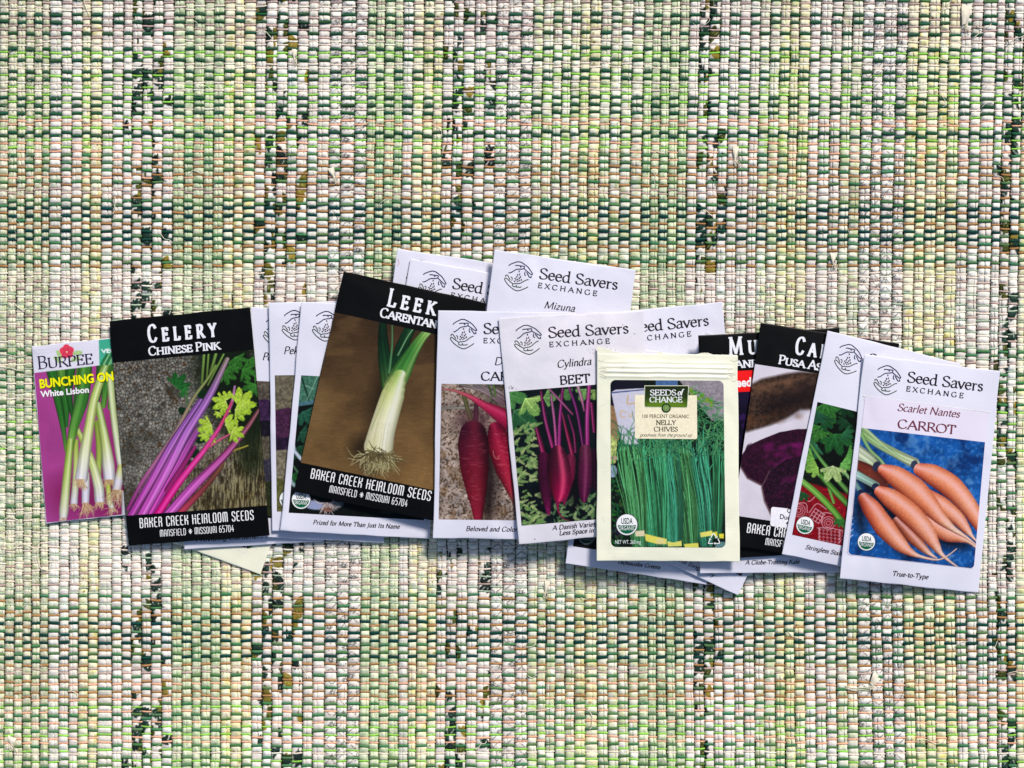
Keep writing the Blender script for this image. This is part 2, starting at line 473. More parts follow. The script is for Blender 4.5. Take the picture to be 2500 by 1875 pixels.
def build_loose(root):
    known = [[(0, 863), (20, 866), (40, 870), (66, 867)], [(0, 896), (25, 898), (38, 903), (58, 906)], [(0, 1085), (24, 1098), (45, 1095), (66, 1088), (88, 1094)],
             [(0, 1300), (12, 1296), (20, 1306), (14, 1314), (0, 1310)], [(2, 1338), (30, 1341), (52, 1328), (88, 1340)], [(6, 1272), (24, 1262), (45, 1271)],
             [(35, 740), (42, 748), (56, 757), (62, 754)], [(94, 1330), (92, 1360), (98, 1385), (112, 1392)],
             [(2064, 1676), (2090, 1680), (2130, 1677)], [(2063, 1681), (2095, 1684), (2131, 1680)], [(2062, 1672), (2080, 1685), (2110, 1687), (2128, 1683)],
             [(2329, 1590), (2334, 1576), (2350, 1567), (2361, 1566)], [(2242, 1806), (2262, 1806), (2285, 1816), (2300, 1813), (2308, 1805)],
             [(2470, 1585), (2490, 1592), (2500, 1594)], [(2418, 1648), (2430, 1640), (2432, 1633)], [(2435, 1565), (2428, 1580), (2416, 1584)],
             [(2460, 1644), (2480, 1640), (2500, 1646)], [(1380, 1493), (1390, 1480), (1400, 1472)], [(1284, 1580), (1300, 1578), (1308, 1572)],
             [(1288, 1650), (1300, 1654), (1310, 1648)], [(1256, 1729), (1280, 1736), (1300, 1735), (1330, 1732), (1352, 1728)],
             [(166, 1687), (180, 1689), (190, 1698), (188, 1704)], [(2375, 94), (2390, 82), (2400, 80)], [(2290, 140), (2300, 146), (2312, 150), (2318, 149)],
             [(2295, 230), (2304, 240), (2310, 255), (2300, 262)], [(2396, 262), (2412, 250), (2440, 247)], [(205, 2), (210, 18), (218, 36), (219, 40)],
             [(500, 905), (510, 900), (524, 906)], [(1590, 415), (1600, 430), (1598, 446), (1604, 452)]]
    for _ in range(28):
        x, y = random.uniform(20, 2480), random.choice([random.uniform(20, 600), random.uniform(1440, 1860)])
        a = random.uniform(-.6, .6); n = random.randint(3, 4)
        p = [(x, y)]
        for _k in range(n):
            a += random.uniform(-.9, .9); st = random.uniform(7, 15)
            p.append((p[-1][0] + st * cos(a), p[-1][1] + st * sin(a)))
        known.append(p)
    for i, p in enumerate(known):
        P, r = thread_path(p, random.uniform(.55, .95))
        v, q = tube_mesh([(P, r)])
        mesh_np('loose_thread', v, q, mat=M_LOOSE, parent=root)
    fz = []
    for _ in range(900):
        x, y = random.uniform(0, 2500), random.uniform(0, 1875)
        if random.random() < .35: x = abs(random.gauss(0, 90))
        a = random.uniform(0, 2 * pi); l = random.uniform(3, 7)
        p = [(x, y)]
        for _k in range(2):
            a += random.uniform(-.9, .9); p.append((p[-1][0] + l * cos(a), p[-1][1] + l * sin(a)))
        fz.append(thread_path(p, random.uniform(.22, .42), (.3, 2.2)))
    v, q = tube_mesh(fz, 4)
    o = mesh_np('lint_fibres', v, q, mat=M_LOOSE, parent=root)
    o['kind'] = 'stuff'
    # frayed ends of the strips: a soft flap of cloth with a fringe
    for (x, y, w, h, ang, lab) in ((2362, 34, 26, 50, .35, None), (2143, 1662, 24, 34, .9, None), (1338, 1432, 14, 30, .5, None), (720, 130, 14, 24, .3, None),
                                   (808, 420, 16, 26, -.3, None), (1797, 372, 15, 34, .2, None), (2035, 630, 14, 26, .2, None), (30, 1808, 22, 20, .4, None)):
        paths = []
        nu, nv = 7, 10
        uu, vv = np.meshgrid(np.linspace(-.5, .5, nu), np.linspace(0, 1, nv))
        ragg = RNG.random((nv, nu)) * .12
        gx = uu * w * (1 - .45 * vv) + 5 * vv ** 2; gy = (vv + ragg) * h
        gz = (3.0 * np.sin(vv * pi) + 1.0 * np.cos(uu * 9 + 3 * vv) + .6) * K
        px = x + gx * cos(ang) - gy * sin(ang) * .6; py = y - h / 2 + gx * sin(ang) + gy * cos(ang)
        X, Yw = xy(px, py, gz)
        v1 = np.stack([X, Yw, gz], -1).reshape(-1, 3); q1 = grid_quads(nu, nv)
        for _ in range(9):
            t = random.uniform(-.5, .5); x0 = px[-1, int((t + .5) * 6)]; y0 = py[-1, int((t + .5) * 6)]
            p = [(x0, y0)]
            for _k in range(3): p.append((p[-1][0] + random.uniform(-4, 5), p[-1][1] + random.uniform(2, 7)))
            paths.append(thread_path(p, .5, (1.5, 4)))
        v2, q2 = tube_mesh(paths)
        mesh_np('frayed_tuft', np.concatenate([v1, v2]), np.concatenate([q1, q2 + len(v1)]), mat=M_LOOSE, parent=root)

rug = build_rug()
build_loose(rug)
# the floor the rug lies on (outside the photograph's frame)
def build_floor():
    m = mat_plain('worn_wood', (150, 128, 104), rough=0.6, spec=0.3, noise=0.25, nscale=8)
    z = -RUG_H - 0.0008
    o = mesh_np('floor', [(-4, -4, z), (4, -4, z), (4, 4, z), (-4, 4, z)], [(0, 1, 2, 3)], mat=m, smooth=False)
    o['kind'] = 'structure'
build_floor()
# ------------------------------------------------------------------ printed pictures: a small painter
class Canvas:
    """a sheet of print, painted in photograph-pixel coordinates with display colours"""
    def __init__(s, x0, y0, x1, y1, c=(128, 128, 128), S=1.25, seed=1):
        s.x0, s.y0, s.S = x0, y0, S
        s.w, s.h = int((x1 - x0) * S) + 2, int((y1 - y0) * S) + 2
        s.a = np.ones((s.h, s.w, 3)) * np.array(c, float)
        s.rng = np.random.default_rng(seed)
        s.F = (0, 0, 1.0)
    def pt(s, p):
        p = np.asarray(p, float).reshape(-1, 2); ox, oy, k = s.F
        return np.stack([(ox + p[:, 0] / k - s.x0) * s.S, (oy + p[:, 1] / k - s.y0) * s.S], -1)
    def px(s, r): return np.asarray(r, float) / s.F[2] * s.S
    def noise(s, cell, octs=3, ax=1.0): return fbm(s.h, s.w, max(cell * s.S, 1), octs, s.rng, ax)
    def mix(s, c, m):
        m = np.clip(m, 0, 1)[..., None]
        s.a = s.a * (1 - m) + np.array(c, float) * m
    def vgrad(s, c0, c1):
        t = np.linspace(0, 1, s.h)[:, None, None]
        s.a = np.array(c0, float) * (1 - t) + np.array(c1, float) * t + np.zeros_like(s.a)
    def win(s, x0, y0, x1, y1):
        x0, y0 = max(int(x0), 0), max(int(y0), 0); x1, y1 = min(int(x1) + 1, s.w), min(int(y1) + 1, s.h)
        if x1 <= x0 or y1 <= y0: return None
        yy, xx = np.mgrid[y0:y1, x0:x1]
        return slice(y0, y1), slice(x0, x1), xx + .5, yy + .5
    def stroke(s, pts, rad, cols, dark=.45, hl=None, off=0.0, soft=1.0, tex=0.0, a=1.0, rim=None, streak=0.0, tint=None):
        """a tapered, round-shaded stroke.  cols: one colour or several along it; hl=(lateral place, width, colour, amount)"""
        P = s.pt(pts); n = len(P)
        R = s.px(np.resize(np.atleast_1d(rad), n) if np.ndim(rad) == 0 else rad)
        L = np.sum(np.linalg.norm(np.diff(P, axis=0), axis=1))
        m = int(np.clip(L / max(1.5, R.mean() * .5), 6, 60))
        P = catmull(P, m); R = np.maximum(np.interp(np.linspace(0, len(R) - 1, m), np.arange(len(R)), R), .3)
        cols = np.atleast_2d(np.array(cols, float))
        C = np.stack([np.interp(np.linspace(0, max(len(cols) - 1, 1e-6), m), np.arange(len(cols)), cols[:, k]) for k in range(3)], -1)
        rm = R.max() + 2
        W = s.win(P[:, 0].min() - rm, P[:, 1].min() - rm, P[:, 0].max() + rm, P[:, 1].max() + rm)
        if W is None: return
        sy, sx, xx, yy = W
        best = np.full(xx.shape, 1e9); lat = np.zeros(xx.shape); tt = np.zeros(xx.shape); rr = np.ones(xx.shape)
        for i in range(m - 1):
            a_, b_ = P[i], P[i + 1]; d = b_ - a_; l2 = d @ d + 1e-9; l = l2 ** .5
            t = np.clip(((xx - a_[0]) * d[0] + (yy - a_[1]) * d[1]) / l2, 0, 1)
            ex = xx - a_[0] - t * d[0]; ey = yy - a_[1] - t * d[1]
            r = R[i] * (1 - t) + R[i + 1] * t
            v = np.sqrt(ex * ex + ey * ey) - r
            k = v < best
            best = np.where(k, v, best)
            lat = np.where(k, (d[0] * ey - d[1] * ex) / l / r, lat)
            tt = np.where(k, i + t, tt); rr = np.where(k, r, rr)
        al = np.clip(.5 - best / soft, 0, 1) * a
        if not al.any(): return
        col = np.stack([np.interp(tt, np.arange(m), C[:, k]) for k in range(3)], -1)
        sh = 1 - dark * np.clip(np.abs(lat - off) / (1 + abs(off)), 0, 1.2) ** 2.2
        if tex:
            sh = sh * (1 + tex * (fbm(xx.shape[0], xx.shape[1], 4, 2, s.rng) - .5) * 2)
        if streak:
            sh = sh * (1 + streak * np.sin(lat * 9 + tt * .15) * .6 + streak * np.sin(lat * 21 + 1) * .4)
        col = col * (sh[..., None] if tint is None else np.maximum(sh, .02)[..., None] ** np.array(tint))
        if hl:
            g = np.exp(-((lat - hl[0]) / hl[1]) ** 2) * hl[3]
            col = col * (1 - g[..., None]) + np.array(hl[2], float) * g[..., None]
        s.a[sy, sx] = s.a[sy, sx] * (1 - al[..., None]) + col * al[..., None]
    def poly(s, pts, c, soft=1.0, a=1.0, tex=0.0, smooth=0, c2=None):
        P = s.pt(pts)
        if smooth: P = catmull(np.vstack([P, P[:1]]), smooth)[:-1]
        mg = 3 + soft * .6
        W = s.win(P[:, 0].min() - mg, P[:, 1].min() - mg, P[:, 0].max() + mg, P[:, 1].max() + mg)
        if W is None: return
        sy, sx, xx, yy = W
        ins = np.zeros(xx.shape, bool); dist = np.full(xx.shape, 1e9)
        for i in range(len(P)):
            a_, b_ = P[i], P[(i + 1) % len(P)]; d = b_ - a_; l2 = d @ d + 1e-9
            t = np.clip(((xx - a_[0]) * d[0] + (yy - a_[1]) * d[1]) / l2, 0, 1)
            dist = np.minimum(dist, np.hypot(xx - a_[0] - t * d[0], yy - a_[1] - t * d[1]))
            if d[1] != 0:
                ins ^= ((a_[1] > yy) != (b_[1] > yy)) & (xx < d[0] * (yy - a_[1]) / d[1] + a_[0])
        sd = np.where(ins, -dist, dist)
        al = np.clip(.5 - sd / soft, 0, 1) * a
        col = np.ones(xx.shape + (3,)) * np.array(c, float)
        if c2 is not None:
            f = np.clip((yy - P[:, 1].min()) / max(np.ptp(P[:, 1]), 1), 0, 1)[..., None]
            col = col * (1 - f) + np.array(c2, float) * f
        if tex: col = col * (1 + tex * 2 * (fbm(xx.shape[0], xx.shape[1], 6, 3, s.rng) - .5))[..., None]
        s.a[sy, sx] = s.a[sy, sx] * (1 - al[..., None]) + col * al[..., None]
    def ell(s, x, y, rx, ry, c, ang=0, **k):
        t = np.linspace(0, 2 * pi, 22)[:-1]
        s.poly(np.stack([x + rx * np.cos(t) * cos(ang) - ry * np.sin(t) * sin(ang), y + rx * np.cos(t) * sin(ang) + ry * np.sin(t) * cos(ang)], -1), c, **k)
    def leaf(s, x, y, R, ang, c, vein=None, lobes=5, tex=.25, c2=None):
        """a toothed, lobed leaf (celery, chard) seen flat"""
        x, y = x - R * .45 * cos(ang), y - R * .45 * sin(ang)          # where the stalk meets the blade
        sp = .62 + .17 * lobes
        t = np.linspace(-sp, sp, 72)
        k = pi * (lobes - 1) / (2 * sp)
        lob = np.abs(np.cos(k * t + (pi / 2 if lobes % 2 == 0 else 0)))
        saw = ((np.arange(72) * .37 + s.rng.random()) % 1.0)
        rad = R * 1.5 * (.42 + .46 * lob ** .8 + .1 * saw + .08 * (s.rng.random(72) - .5)) * (1 - .22 * (np.abs(t) / sp) ** 2)
        s.poly(np.vstack([[(x, y)], np.stack([x + rad * np.cos(t + ang), y + rad * np.sin(t + ang)], -1)]), c, tex=tex, c2=c2)
        v = vein if vein is not None else tuple(min(255, q * 1.35 + 12) for q in c)
        for j in range(lobes):
            b = ang - sp * .85 + 1.7 * sp * j / max(lobes - 1, 1)
            s.stroke([(x, y), (x + R * .6 * cos(b + .06), y + R * .6 * sin(b + .06)), (x + R * 1.1 * cos(b), y + R * 1.1 * sin(b))],
                     [R * .04, R * .03, R * .012], v, dark=0, a=.6)
            for q in (.4, .7):
                s.stroke([(x + R * q * cos(b), y + R * q * sin(b)), (x + R * (q + .25) * cos(b + .35), y + R * (q + .25) * sin(b + .35))], [R * .02, R * .01], v, dark=0, a=.45)
    def roots(s, x, y, n, ln, spread, c0, c1, ang=pi / 2, r=1.6, w=12):
        for _ in range(n):
            b = ang + s.rng.normal(0, spread); l = ln * s.rng.uniform(.5, 1.1)
            x0 = x + s.rng.uniform(-w, w)
            m = (x0 + l * .5 * cos(b) + s.rng.normal(0, l * .08), y + l * .5 * sin(b) + s.rng.normal(0, l * .08))
            b2 = b + s.rng.normal(0, .5)
            k = s.rng.random()
            s.stroke([(x0, y), m, (m[0] + l * .5 * cos(b2), m[1] + l * .5 * sin(b2))], [r, r * .8, r * .4],
                     np.array(c0) * (1 - k) + np.array(c1) * k, dark=.2)
    def at(s, X, Yp):
        x = np.clip((X - s.x0) * s.S - .5, 0, s.w - 1.001); y = np.clip((Yp - s.y0) * s.S - .5, 0, s.h - 1.001)
        x0 = x.astype(int); y0 = y.astype(int); fx = (x - x0)[..., None]; fy = (y - y0)[..., None]
        A = s.a
        return (A[y0, x0] * (1 - fx) + A[y0, x0 + 1] * fx) * (1 - fy) + (A[y0 + 1, x0] * (1 - fx) + A[y0 + 1, x0 + 1] * fx) * fy

def voronoi(cv, cell):
    """distance between the two nearest of a set of jittered points: cracks where it is small"""
    h, w = cv.h, cv.w; c = cell * cv.S
    gh, gw = int(h / c) + 4, int(w / c) + 4
    jx = cv.rng.random((gh, gw)); jy = cv.rng.random((gh, gw)); val = cv.rng.random((gh, gw))
    yy, xx = np.mgrid[0:h, 0:w] / c + 1.0
    ix = xx.astype(int); iy = yy.astype(int)
    f1 = np.full((h, w), 9.0); f2 = np.full((h, w), 9.0); v1 = np.zeros((h, w))
    for dy in (-1, 0, 1):
        for dx in (-1, 0, 1):
            gx, gy = ix + dx, iy + dy
            d = np.hypot(gx + jx[gy, gx] - xx, gy + jy[gy, gx] - yy)
            n = d < f1
            f2 = np.where(n, f1, np.minimum(f2, d)); v1 = np.where(n, val[gy, gx], v1); f1 = np.where(n, d, f1)
    return f2 - f1, v1

F1 = (50, 720, 2.370); F2 = (600, 580, 2.1266); F3 = (1040, 720, 2.591); F4 = (1380, 820, 2.513); F5 = (1680, 760, 2.337)
def fp(F, *p): return [(F[0] + x / F[2], F[1] + y / F[2]) for x, y in p]

def art_celery():
    c = Canvas(275, 850, 665, 1265, (118, 112, 98), seed=3); c.F = F1
    yy, xx = np.mgrid[0:c.h, 0:c.w]; u = xx / c.w; v = yy / c.h
    n = c.noise(60); n2 = c.noise(14)
    c.a = np.array((122, 120, 112.)) * (.72 + .55 * n2)[..., None] * np.ones_like(c.a)
    c.mix((98, 84, 46), np.clip((u * .8 + v * .9 - .95) * 2.2 + (n - .5) * 1.4, 0, .85))
    c.mix((60, 58, 48), np.clip((n - .58) * 5, 0, .6))
    cr, vv = voronoi(c, 8.0)
    c.a *= (.84 + .34 * vv)[..., None]
    c.mix((34, 30, 24), np.clip(1.15 - cr * 4.2, 0, 1) * (.85 - .3 * v))
    c.mix((66, 46, 24), np.clip((c.noise(9) - .66) * 12, 0, .8))
    st = c.noise(3, 2, .35); st2 = fbm(c.h, c.w, 26, 3, c.rng, .12)
    c.mix((158, 150, 112), np.clip((st2 - .5) * 5, 0, .7) * np.clip((u + v - 1.05) * 3, 0, 1))
    c.mix((40, 32, 16), np.clip((.46 - st2) * 6, 0, .7) * np.clip((u + v - 1.05) * 3, 0, 1))
    c.ell(1225, 500, 200, 330, (14, 24, 12), ang=-.35, soft=60, a=.95)
    c.ell(1330, 850, 90, 190, (20, 30, 14), soft=50, a=.8)
    c.ell(930, 860, 130, 40, (22, 24, 14), ang=-1.0, soft=30, a=.7)
    for x, y, R, a in ((1200, 460, 58, .5), (1255, 380, 52, 1), (1310, 440, 62, .3), (1345, 540, 62, 2), (1235, 420, 40, 2), (1350, 380, 45, 1.2), (1370, 470, 40, 0)):
        c.leaf(x, y, R, a, (44, 98, 34), tex=.4)
    c.leaf(915, 510, 66, -.9, (28, 84, 34)); c.leaf(945, 560, 34, .6, (34, 96, 40))
    for x, y, R in ((1058, 580, 40), (940, 672, 30), (1000, 912, 44), (962, 962, 30), (1030, 820, 50)):
        c.ell(x, y, R, R * .7, (16, 42, 22), ang=.5, tex=.3)
    c.stroke([(965, 640), (962, 590), (955, 560)], 4, (70, 120, 60))
    for p, r in (([(1050, 510), (1062, 350)], 8), ([(1078, 480), (1088, 345)], 6), ([(1100, 450), (1130, 345)], 9), ([(1085, 520), (1175, 345)], 6)):
        c.stroke(p, r, [(92, 116, 52), (118, 160, 74)])
    c.stroke([(622, 1240), (700, 1090), (800, 940), (900, 790), (1000, 600), (1080, 490), (1130, 410)], [10, 13, 13, 12, 9, 8, 7], [(150, 50, 130), (176, 100, 150), (170, 130, 130), (140, 150, 90), (120, 150, 70)])
    c.stroke([(930, 1255), (1050, 1130), (1150, 1010), (1200, 920), (1315, 872)], [20, 17, 13, 9, 4], [(190, 60, 90), (120, 60, 60), (120, 90, 50), (170, 170, 60)])
    c.stroke([(640, 1275), (760, 1070), (880, 860), (1040, 620)], [22, 24, 24, 20], [(186, 60, 170), (196, 84, 186), (170, 100, 190), (150, 96, 176)], hl=(.3, .25, (222, 150, 220), .45), streak=.22, dark=.6)
    c.stroke([(740, 1275), (900, 990), (1020, 790)], [32, 30, 22], [(206, 70, 180), (200, 84, 186), (150, 76, 150)], streak=.22, dark=.65)
    c.stroke([(700, 1280), (850, 1010), (960, 800), (1090, 590), (1195, 375)], [30, 31, 29, 24, 15], [(214, 84, 196), (206, 100, 202), (176, 104, 196), (150, 100, 176), (136, 130, 110)], hl=(.25, .3, (226, 160, 226), .45), streak=.24, dark=.6)
    c.stroke([(850, 1130), (940, 990), (1010, 880)], [18, 16, 10], (150, 40, 110))
    c.stroke([(790, 1275), (920, 1080), (1070, 890), (1150, 770), (1220, 630), (1240, 530)], [24, 22, 15, 12, 10, 7], [(232, 20, 140), (230, 40, 150), (226, 60, 150), (210, 70, 130), (180, 110, 150), (150, 120, 160)], hl=(.1, .3, (240, 120, 190), .5))
    c.stroke([(850, 1275), (1000, 1110), (1180, 930), (1310, 770), (1385, 655)], [30, 29, 22, 16, 9], [(216, 92, 200), (206, 88, 190), (176, 70, 140), (130, 66, 76), (110, 76, 60)], hl=(.2, .3, (226, 150, 220), .4), streak=.24, dark=.6)
    c.stroke([(1090, 880), (1150, 840), (1240, 790)], [9, 7, 4], (206, 90, 130))
    for x, y, R, a in ((1165, 630, 62, 2.6), (1190, 590, 40, -2), (1285, 615, 80, -.8), (1270, 670, 62, .2), (1300, 650, 50, .8), (1080, 765, 62, 2.8), (1062, 818, 34, 2.2), (1210, 745, 56, -.3), (1245, 800, 54, .4), (1105, 840, 26, 1.5), (1145, 690, 26, 2)):
        c.leaf(x, y, R, a, (168, 198, 56), vein=(214, 226, 130), lobes=5, tex=.3, c2=(142, 180, 46))
    c.stroke([(1150, 770), (1185, 700), (1222, 620)], [10, 8, 6], (214, 70, 120)); c.stroke([(1070, 890), (1150, 770)], [14, 10], (226, 70, 150))
    return c

def art_onion():
    c = Canvas(70, 800, 440, 1285, (168, 66, 140), seed=5); c.F = F1
    c.a *= (.93 + .14 * c.noise(90))[..., None]
    yy, xx = np.mgrid[0:c.h, 0:c.w]
    c.mix((136, 26, 84), np.clip((xx / c.w - .42) * 3.5, 0, .8))
    c.ell(430, 1150, 260, 130, (120, 22, 72), soft=90, a=.7)
    G0, G1, G2, WH = (46, 112, 42), (96, 152, 60), (176, 204, 104), (228, 224, 238)
    for p, r, cc in (([(180, 430), (215, 600), (250, 790), (262, 900)], [34, 24, 14, 8], [G0, G0, G1]), ([(235, 430), (262, 620), (268, 760)], [28, 22, 8], [G1, G0, G0]),
                     ([(290, 420), (280, 560), (300, 700)], [30, 22, 10], [G0, (34, 86, 36)]), ([(350, 420), (330, 580), (320, 700)], [26, 22, 14], [G1, G0]),
                     ([(470, 400), (450, 560), (420, 700)], [30, 20, 14], [G0, (40, 96, 40)]), ([(520, 330), (500, 480), (480, 640)], [26, 24, 16], [G1, G0, G1]), ([(560, 300), (540, 500), (520, 650)], [26, 22, 16], [G0, G1, G1])):
        c.stroke(p, r, cc, streak=.15, dark=.5)
    c.stroke([(440, 740), (455, 900), (450, 1040), (452, 1120)], [14, 18, 18, 16], [(136, 160, 60), (170, 190, 90), (200, 210, 150)])
    c.stroke([(330, 780), (400, 930), (448, 1090), (458, 1185)], [16, 22, 30, 30], [(176, 196, 86), (196, 212, 110), (224, 230, 190), WH], hl=(-.3, .3, (246, 246, 236), .4), streak=.1)
    c.roots(458, 1200, 26, 46, .5, (196, 160, 110), (230, 206, 164), r=2.2, w=22)
    c.stroke([(322, 850), (320, 1050), (310, 1200)], [15, 18, 22], [(170, 192, 80), (216, 224, 150), WH])
    c.roots(308, 1210, 22, 40, .5, (190, 150, 110), (226, 200, 160), r=2, w=16)
    c.stroke([(382, 1040), (378, 1120), (376, 1200)], [18, 24, 22], [(230, 226, 200), WH, WH]); c.roots(376, 1205, 40, 100, .45, (180, 130, 90), (232, 206, 170), r=2.2, w=16, ang=1.3)
    c.stroke([(375, 430), (355, 600), (310, 760), (285, 900)], [40, 40, 28, 20], [(66, 132, 46), (60, 128, 50), (84, 146, 56), (150, 190, 80)], streak=.14, hl=(.3, .3, (130, 186, 90), .4))
    c.stroke([(288, 850), (268, 1060), (252, 1240), (248, 1290)], [20, 24, 27, 22], [(150, 188, 66), (190, 214, 110), (226, 228, 196), WH], hl=(-.2, .3, (240, 244, 220), .5))
    c.roots(248, 1290, 24, 34, .6, (200, 160, 130), (230, 206, 180), r=1.8, w=18)
    c.stroke([(520, 480), (540, 700), (578, 950), (606, 1050)], [22, 20, 24, 26], [(190, 210, 140), (200, 216, 150), (222, 228, 200), WH], hl=(.2, .3, (240, 244, 230), .5))
    c.stroke([(450, 640), (490, 840), (508, 980), (514, 1060)], [20, 26, 36, 34], [(150, 186, 80), (196, 214, 120), (232, 232, 214), WH], hl=(-.2, .35, (250, 248, 244), .5), streak=.08)
    c.roots(516, 1070, 44, 56, .45, (176, 136, 92), (226, 196, 150), r=2.2, w=28)
    c.stroke([(505, 380), (470, 470), (425, 610), (398, 760), (372, 920), (352, 1060)], [24, 24, 26, 28, 34, 37], [(96, 150, 64), (170, 200, 96), (196, 216, 118), (212, 224, 130), (228, 232, 190), WH], hl=(-.1, .35, (244, 246, 220), .5), streak=.1)
    c.roots(348, 1068, 50, 62, .35, (190, 150, 100), (236, 212, 176), r=2.4, w=28)
    c.stroke([(508, 1110), (515, 1190), (532, 1240)], [15, 18, 16], [(190, 200, 90), (220, 226, 160), WH]); c.roots(530, 1235, 26, 50, .6, (190, 150, 110), (230, 206, 170), r=2, w=16)
    c.stroke([(580, 1000), (566, 1080), (556, 1130)], [20, 26, 26], [(210, 216, 130), WH, (226, 216, 210)]); c.roots(560, 1130, 50, 110, .5, (176, 136, 96), (226, 200, 164), r=2.3, w=24)
    c.stroke([(604, 1150), (606, 1270)], [18, 22], [(236, 232, 226), WH])
    # white heading and green flash, part of the print
    c.poly([(40, 240), (452, 200), (457, 408), (50, 455)], (226, 224, 238))
    c.poly([(452, 200), (800, 150), (800, 372), (457, 408)], (44, 172, 134), a=.93, c2=(70, 190, 150))
    for p in ([(470, 400), (500, 345)], [(500, 400), (530, 340)]):
        c.stroke(p, [9, 7], (34, 110, 60), a=.8); c.stroke([(p[0][0] + 14, p[0][1]), (p[1][0] + 14, p[1][1])], [8, 6], (140, 196, 130), a=.8)
    # the flower of the mark
    for x, y, a in ((225, 345, 2.6), (215, 375, 2.2), (330, 335, .2), (318, 372, .7)):
        c.ell(x, y, 30, 13, (176, 208, 140), ang=a - pi / 2 if a > 1 else -a * .5, tex=.15)
    for k in range(5):
        b = k * 2 * pi / 5 - .4
        c.ell(268 + 19 * cos(b), 328 + 19 * sin(b), 24, 22, (228, 66, 92), ang=b, tex=.1)
    for k in range(5):
        b = k * 2 * pi / 5 + .2
        c.stroke([(268, 328), (268 + 30 * cos(b), 328 + 30 * sin(b))], [1.6, .8], (176, 36, 66), dark=0)
    c.ell(268, 330, 5, 5, (250, 226, 190))
    return c

def art_leek():
    c = Canvas(705, 750, 1095, 1215, (90, 66, 38), seed=7); c.F = F2
    yy, xx = np.mgrid[0:c.h, 0:c.w]; v = yy / c.h; u = xx / c.w
    c.vgrad((50, 36, 24), (126, 96, 56))
    c.a *= (.72 + .5 * c.noise(110) + .12 * c.noise(5))[..., None]
    c.mix((126, 100, 62), np.clip(1 - np.hypot(u - .13, v - .52) * 5.5, 0, .55))
    c.mix((120, 92, 56), np.clip((c.noise(40, 2, 2.5) - .55) * 3, 0, .35))
    fib = fbm(c.h, c.w, 3, 2, c.rng, 6) ; c.a *= (.92 + .16 * fib)[..., None]
    c.ell(700, 900, 62, 330, (34, 25, 16), ang=.17, soft=50, a=.75); c.ell(600, 1090, 60, 60, (30, 22, 14), soft=50, a=.7)
    c.stroke([(738, 790), (722, 640), (712, 520), (712, 430)], [34, 34, 26, 18], [(70, 104, 50), (22, 60, 32), (12, 40, 26), (16, 44, 28)], streak=.25)
    c.stroke([(760, 730), (800, 600), (840, 500), (880, 430)], [24, 34, 30, 24], [(22, 64, 32), (16, 50, 30), (20, 58, 32), (24, 66, 38)], streak=.3)
    c.stroke([(745, 700), (760, 560), (760, 430)], [8, 5, 3], (80, 130, 84)); c.stroke([(790, 610), (850, 500), (900, 440)], [4, 4, 3], (110, 160, 110))
    c.stroke([(770, 770), (812, 690), (862, 600), (915, 520), (965, 470)], [52, 50, 34, 24, 18], [(160, 190, 104), (64, 128, 54), (58, 124, 52), (104, 160, 72), (186, 208, 134)], streak=.2, hl=(.55, .25, (170, 206, 120), .5))
    c.stroke([(800, 720), (765, 815), (735, 910), (706, 1010), (690, 1085)], [34, 60, 64, 68, 76], [(160, 190, 100), (206, 214, 140), (222, 222, 172), (226, 224, 186), (222, 218, 170)], dark=.38, off=.1, hl=(-.35, .4, (240, 240, 228), .75), streak=.05)
    c.stroke([(650, 1000), (700, 880), (745, 760), (762, 730)], [3, 3, 3, 2], (150, 160, 84), dark=0, a=.5)
    for _ in range(16):
        x = c.rng.uniform(640, 740); c.stroke([(x, 1130), (x + (690 - x) * -.1, 1090), (x + 20, 960)], [1.5, 1.2, .6], (176, 170, 110), dark=0, a=.5)
    c.roots(690, 1126, 120, 90, 1.0, (50, 42, 24), (110, 100, 60), r=3, w=58); c.roots(690, 1128, 170, 112, .75, (100, 90, 54), (206, 198, 148), r=2.6, w=60)
    c.roots(690, 1124, 60, 60, .9, (60, 52, 32), (130, 118, 76), r=2, w=62)
    return c

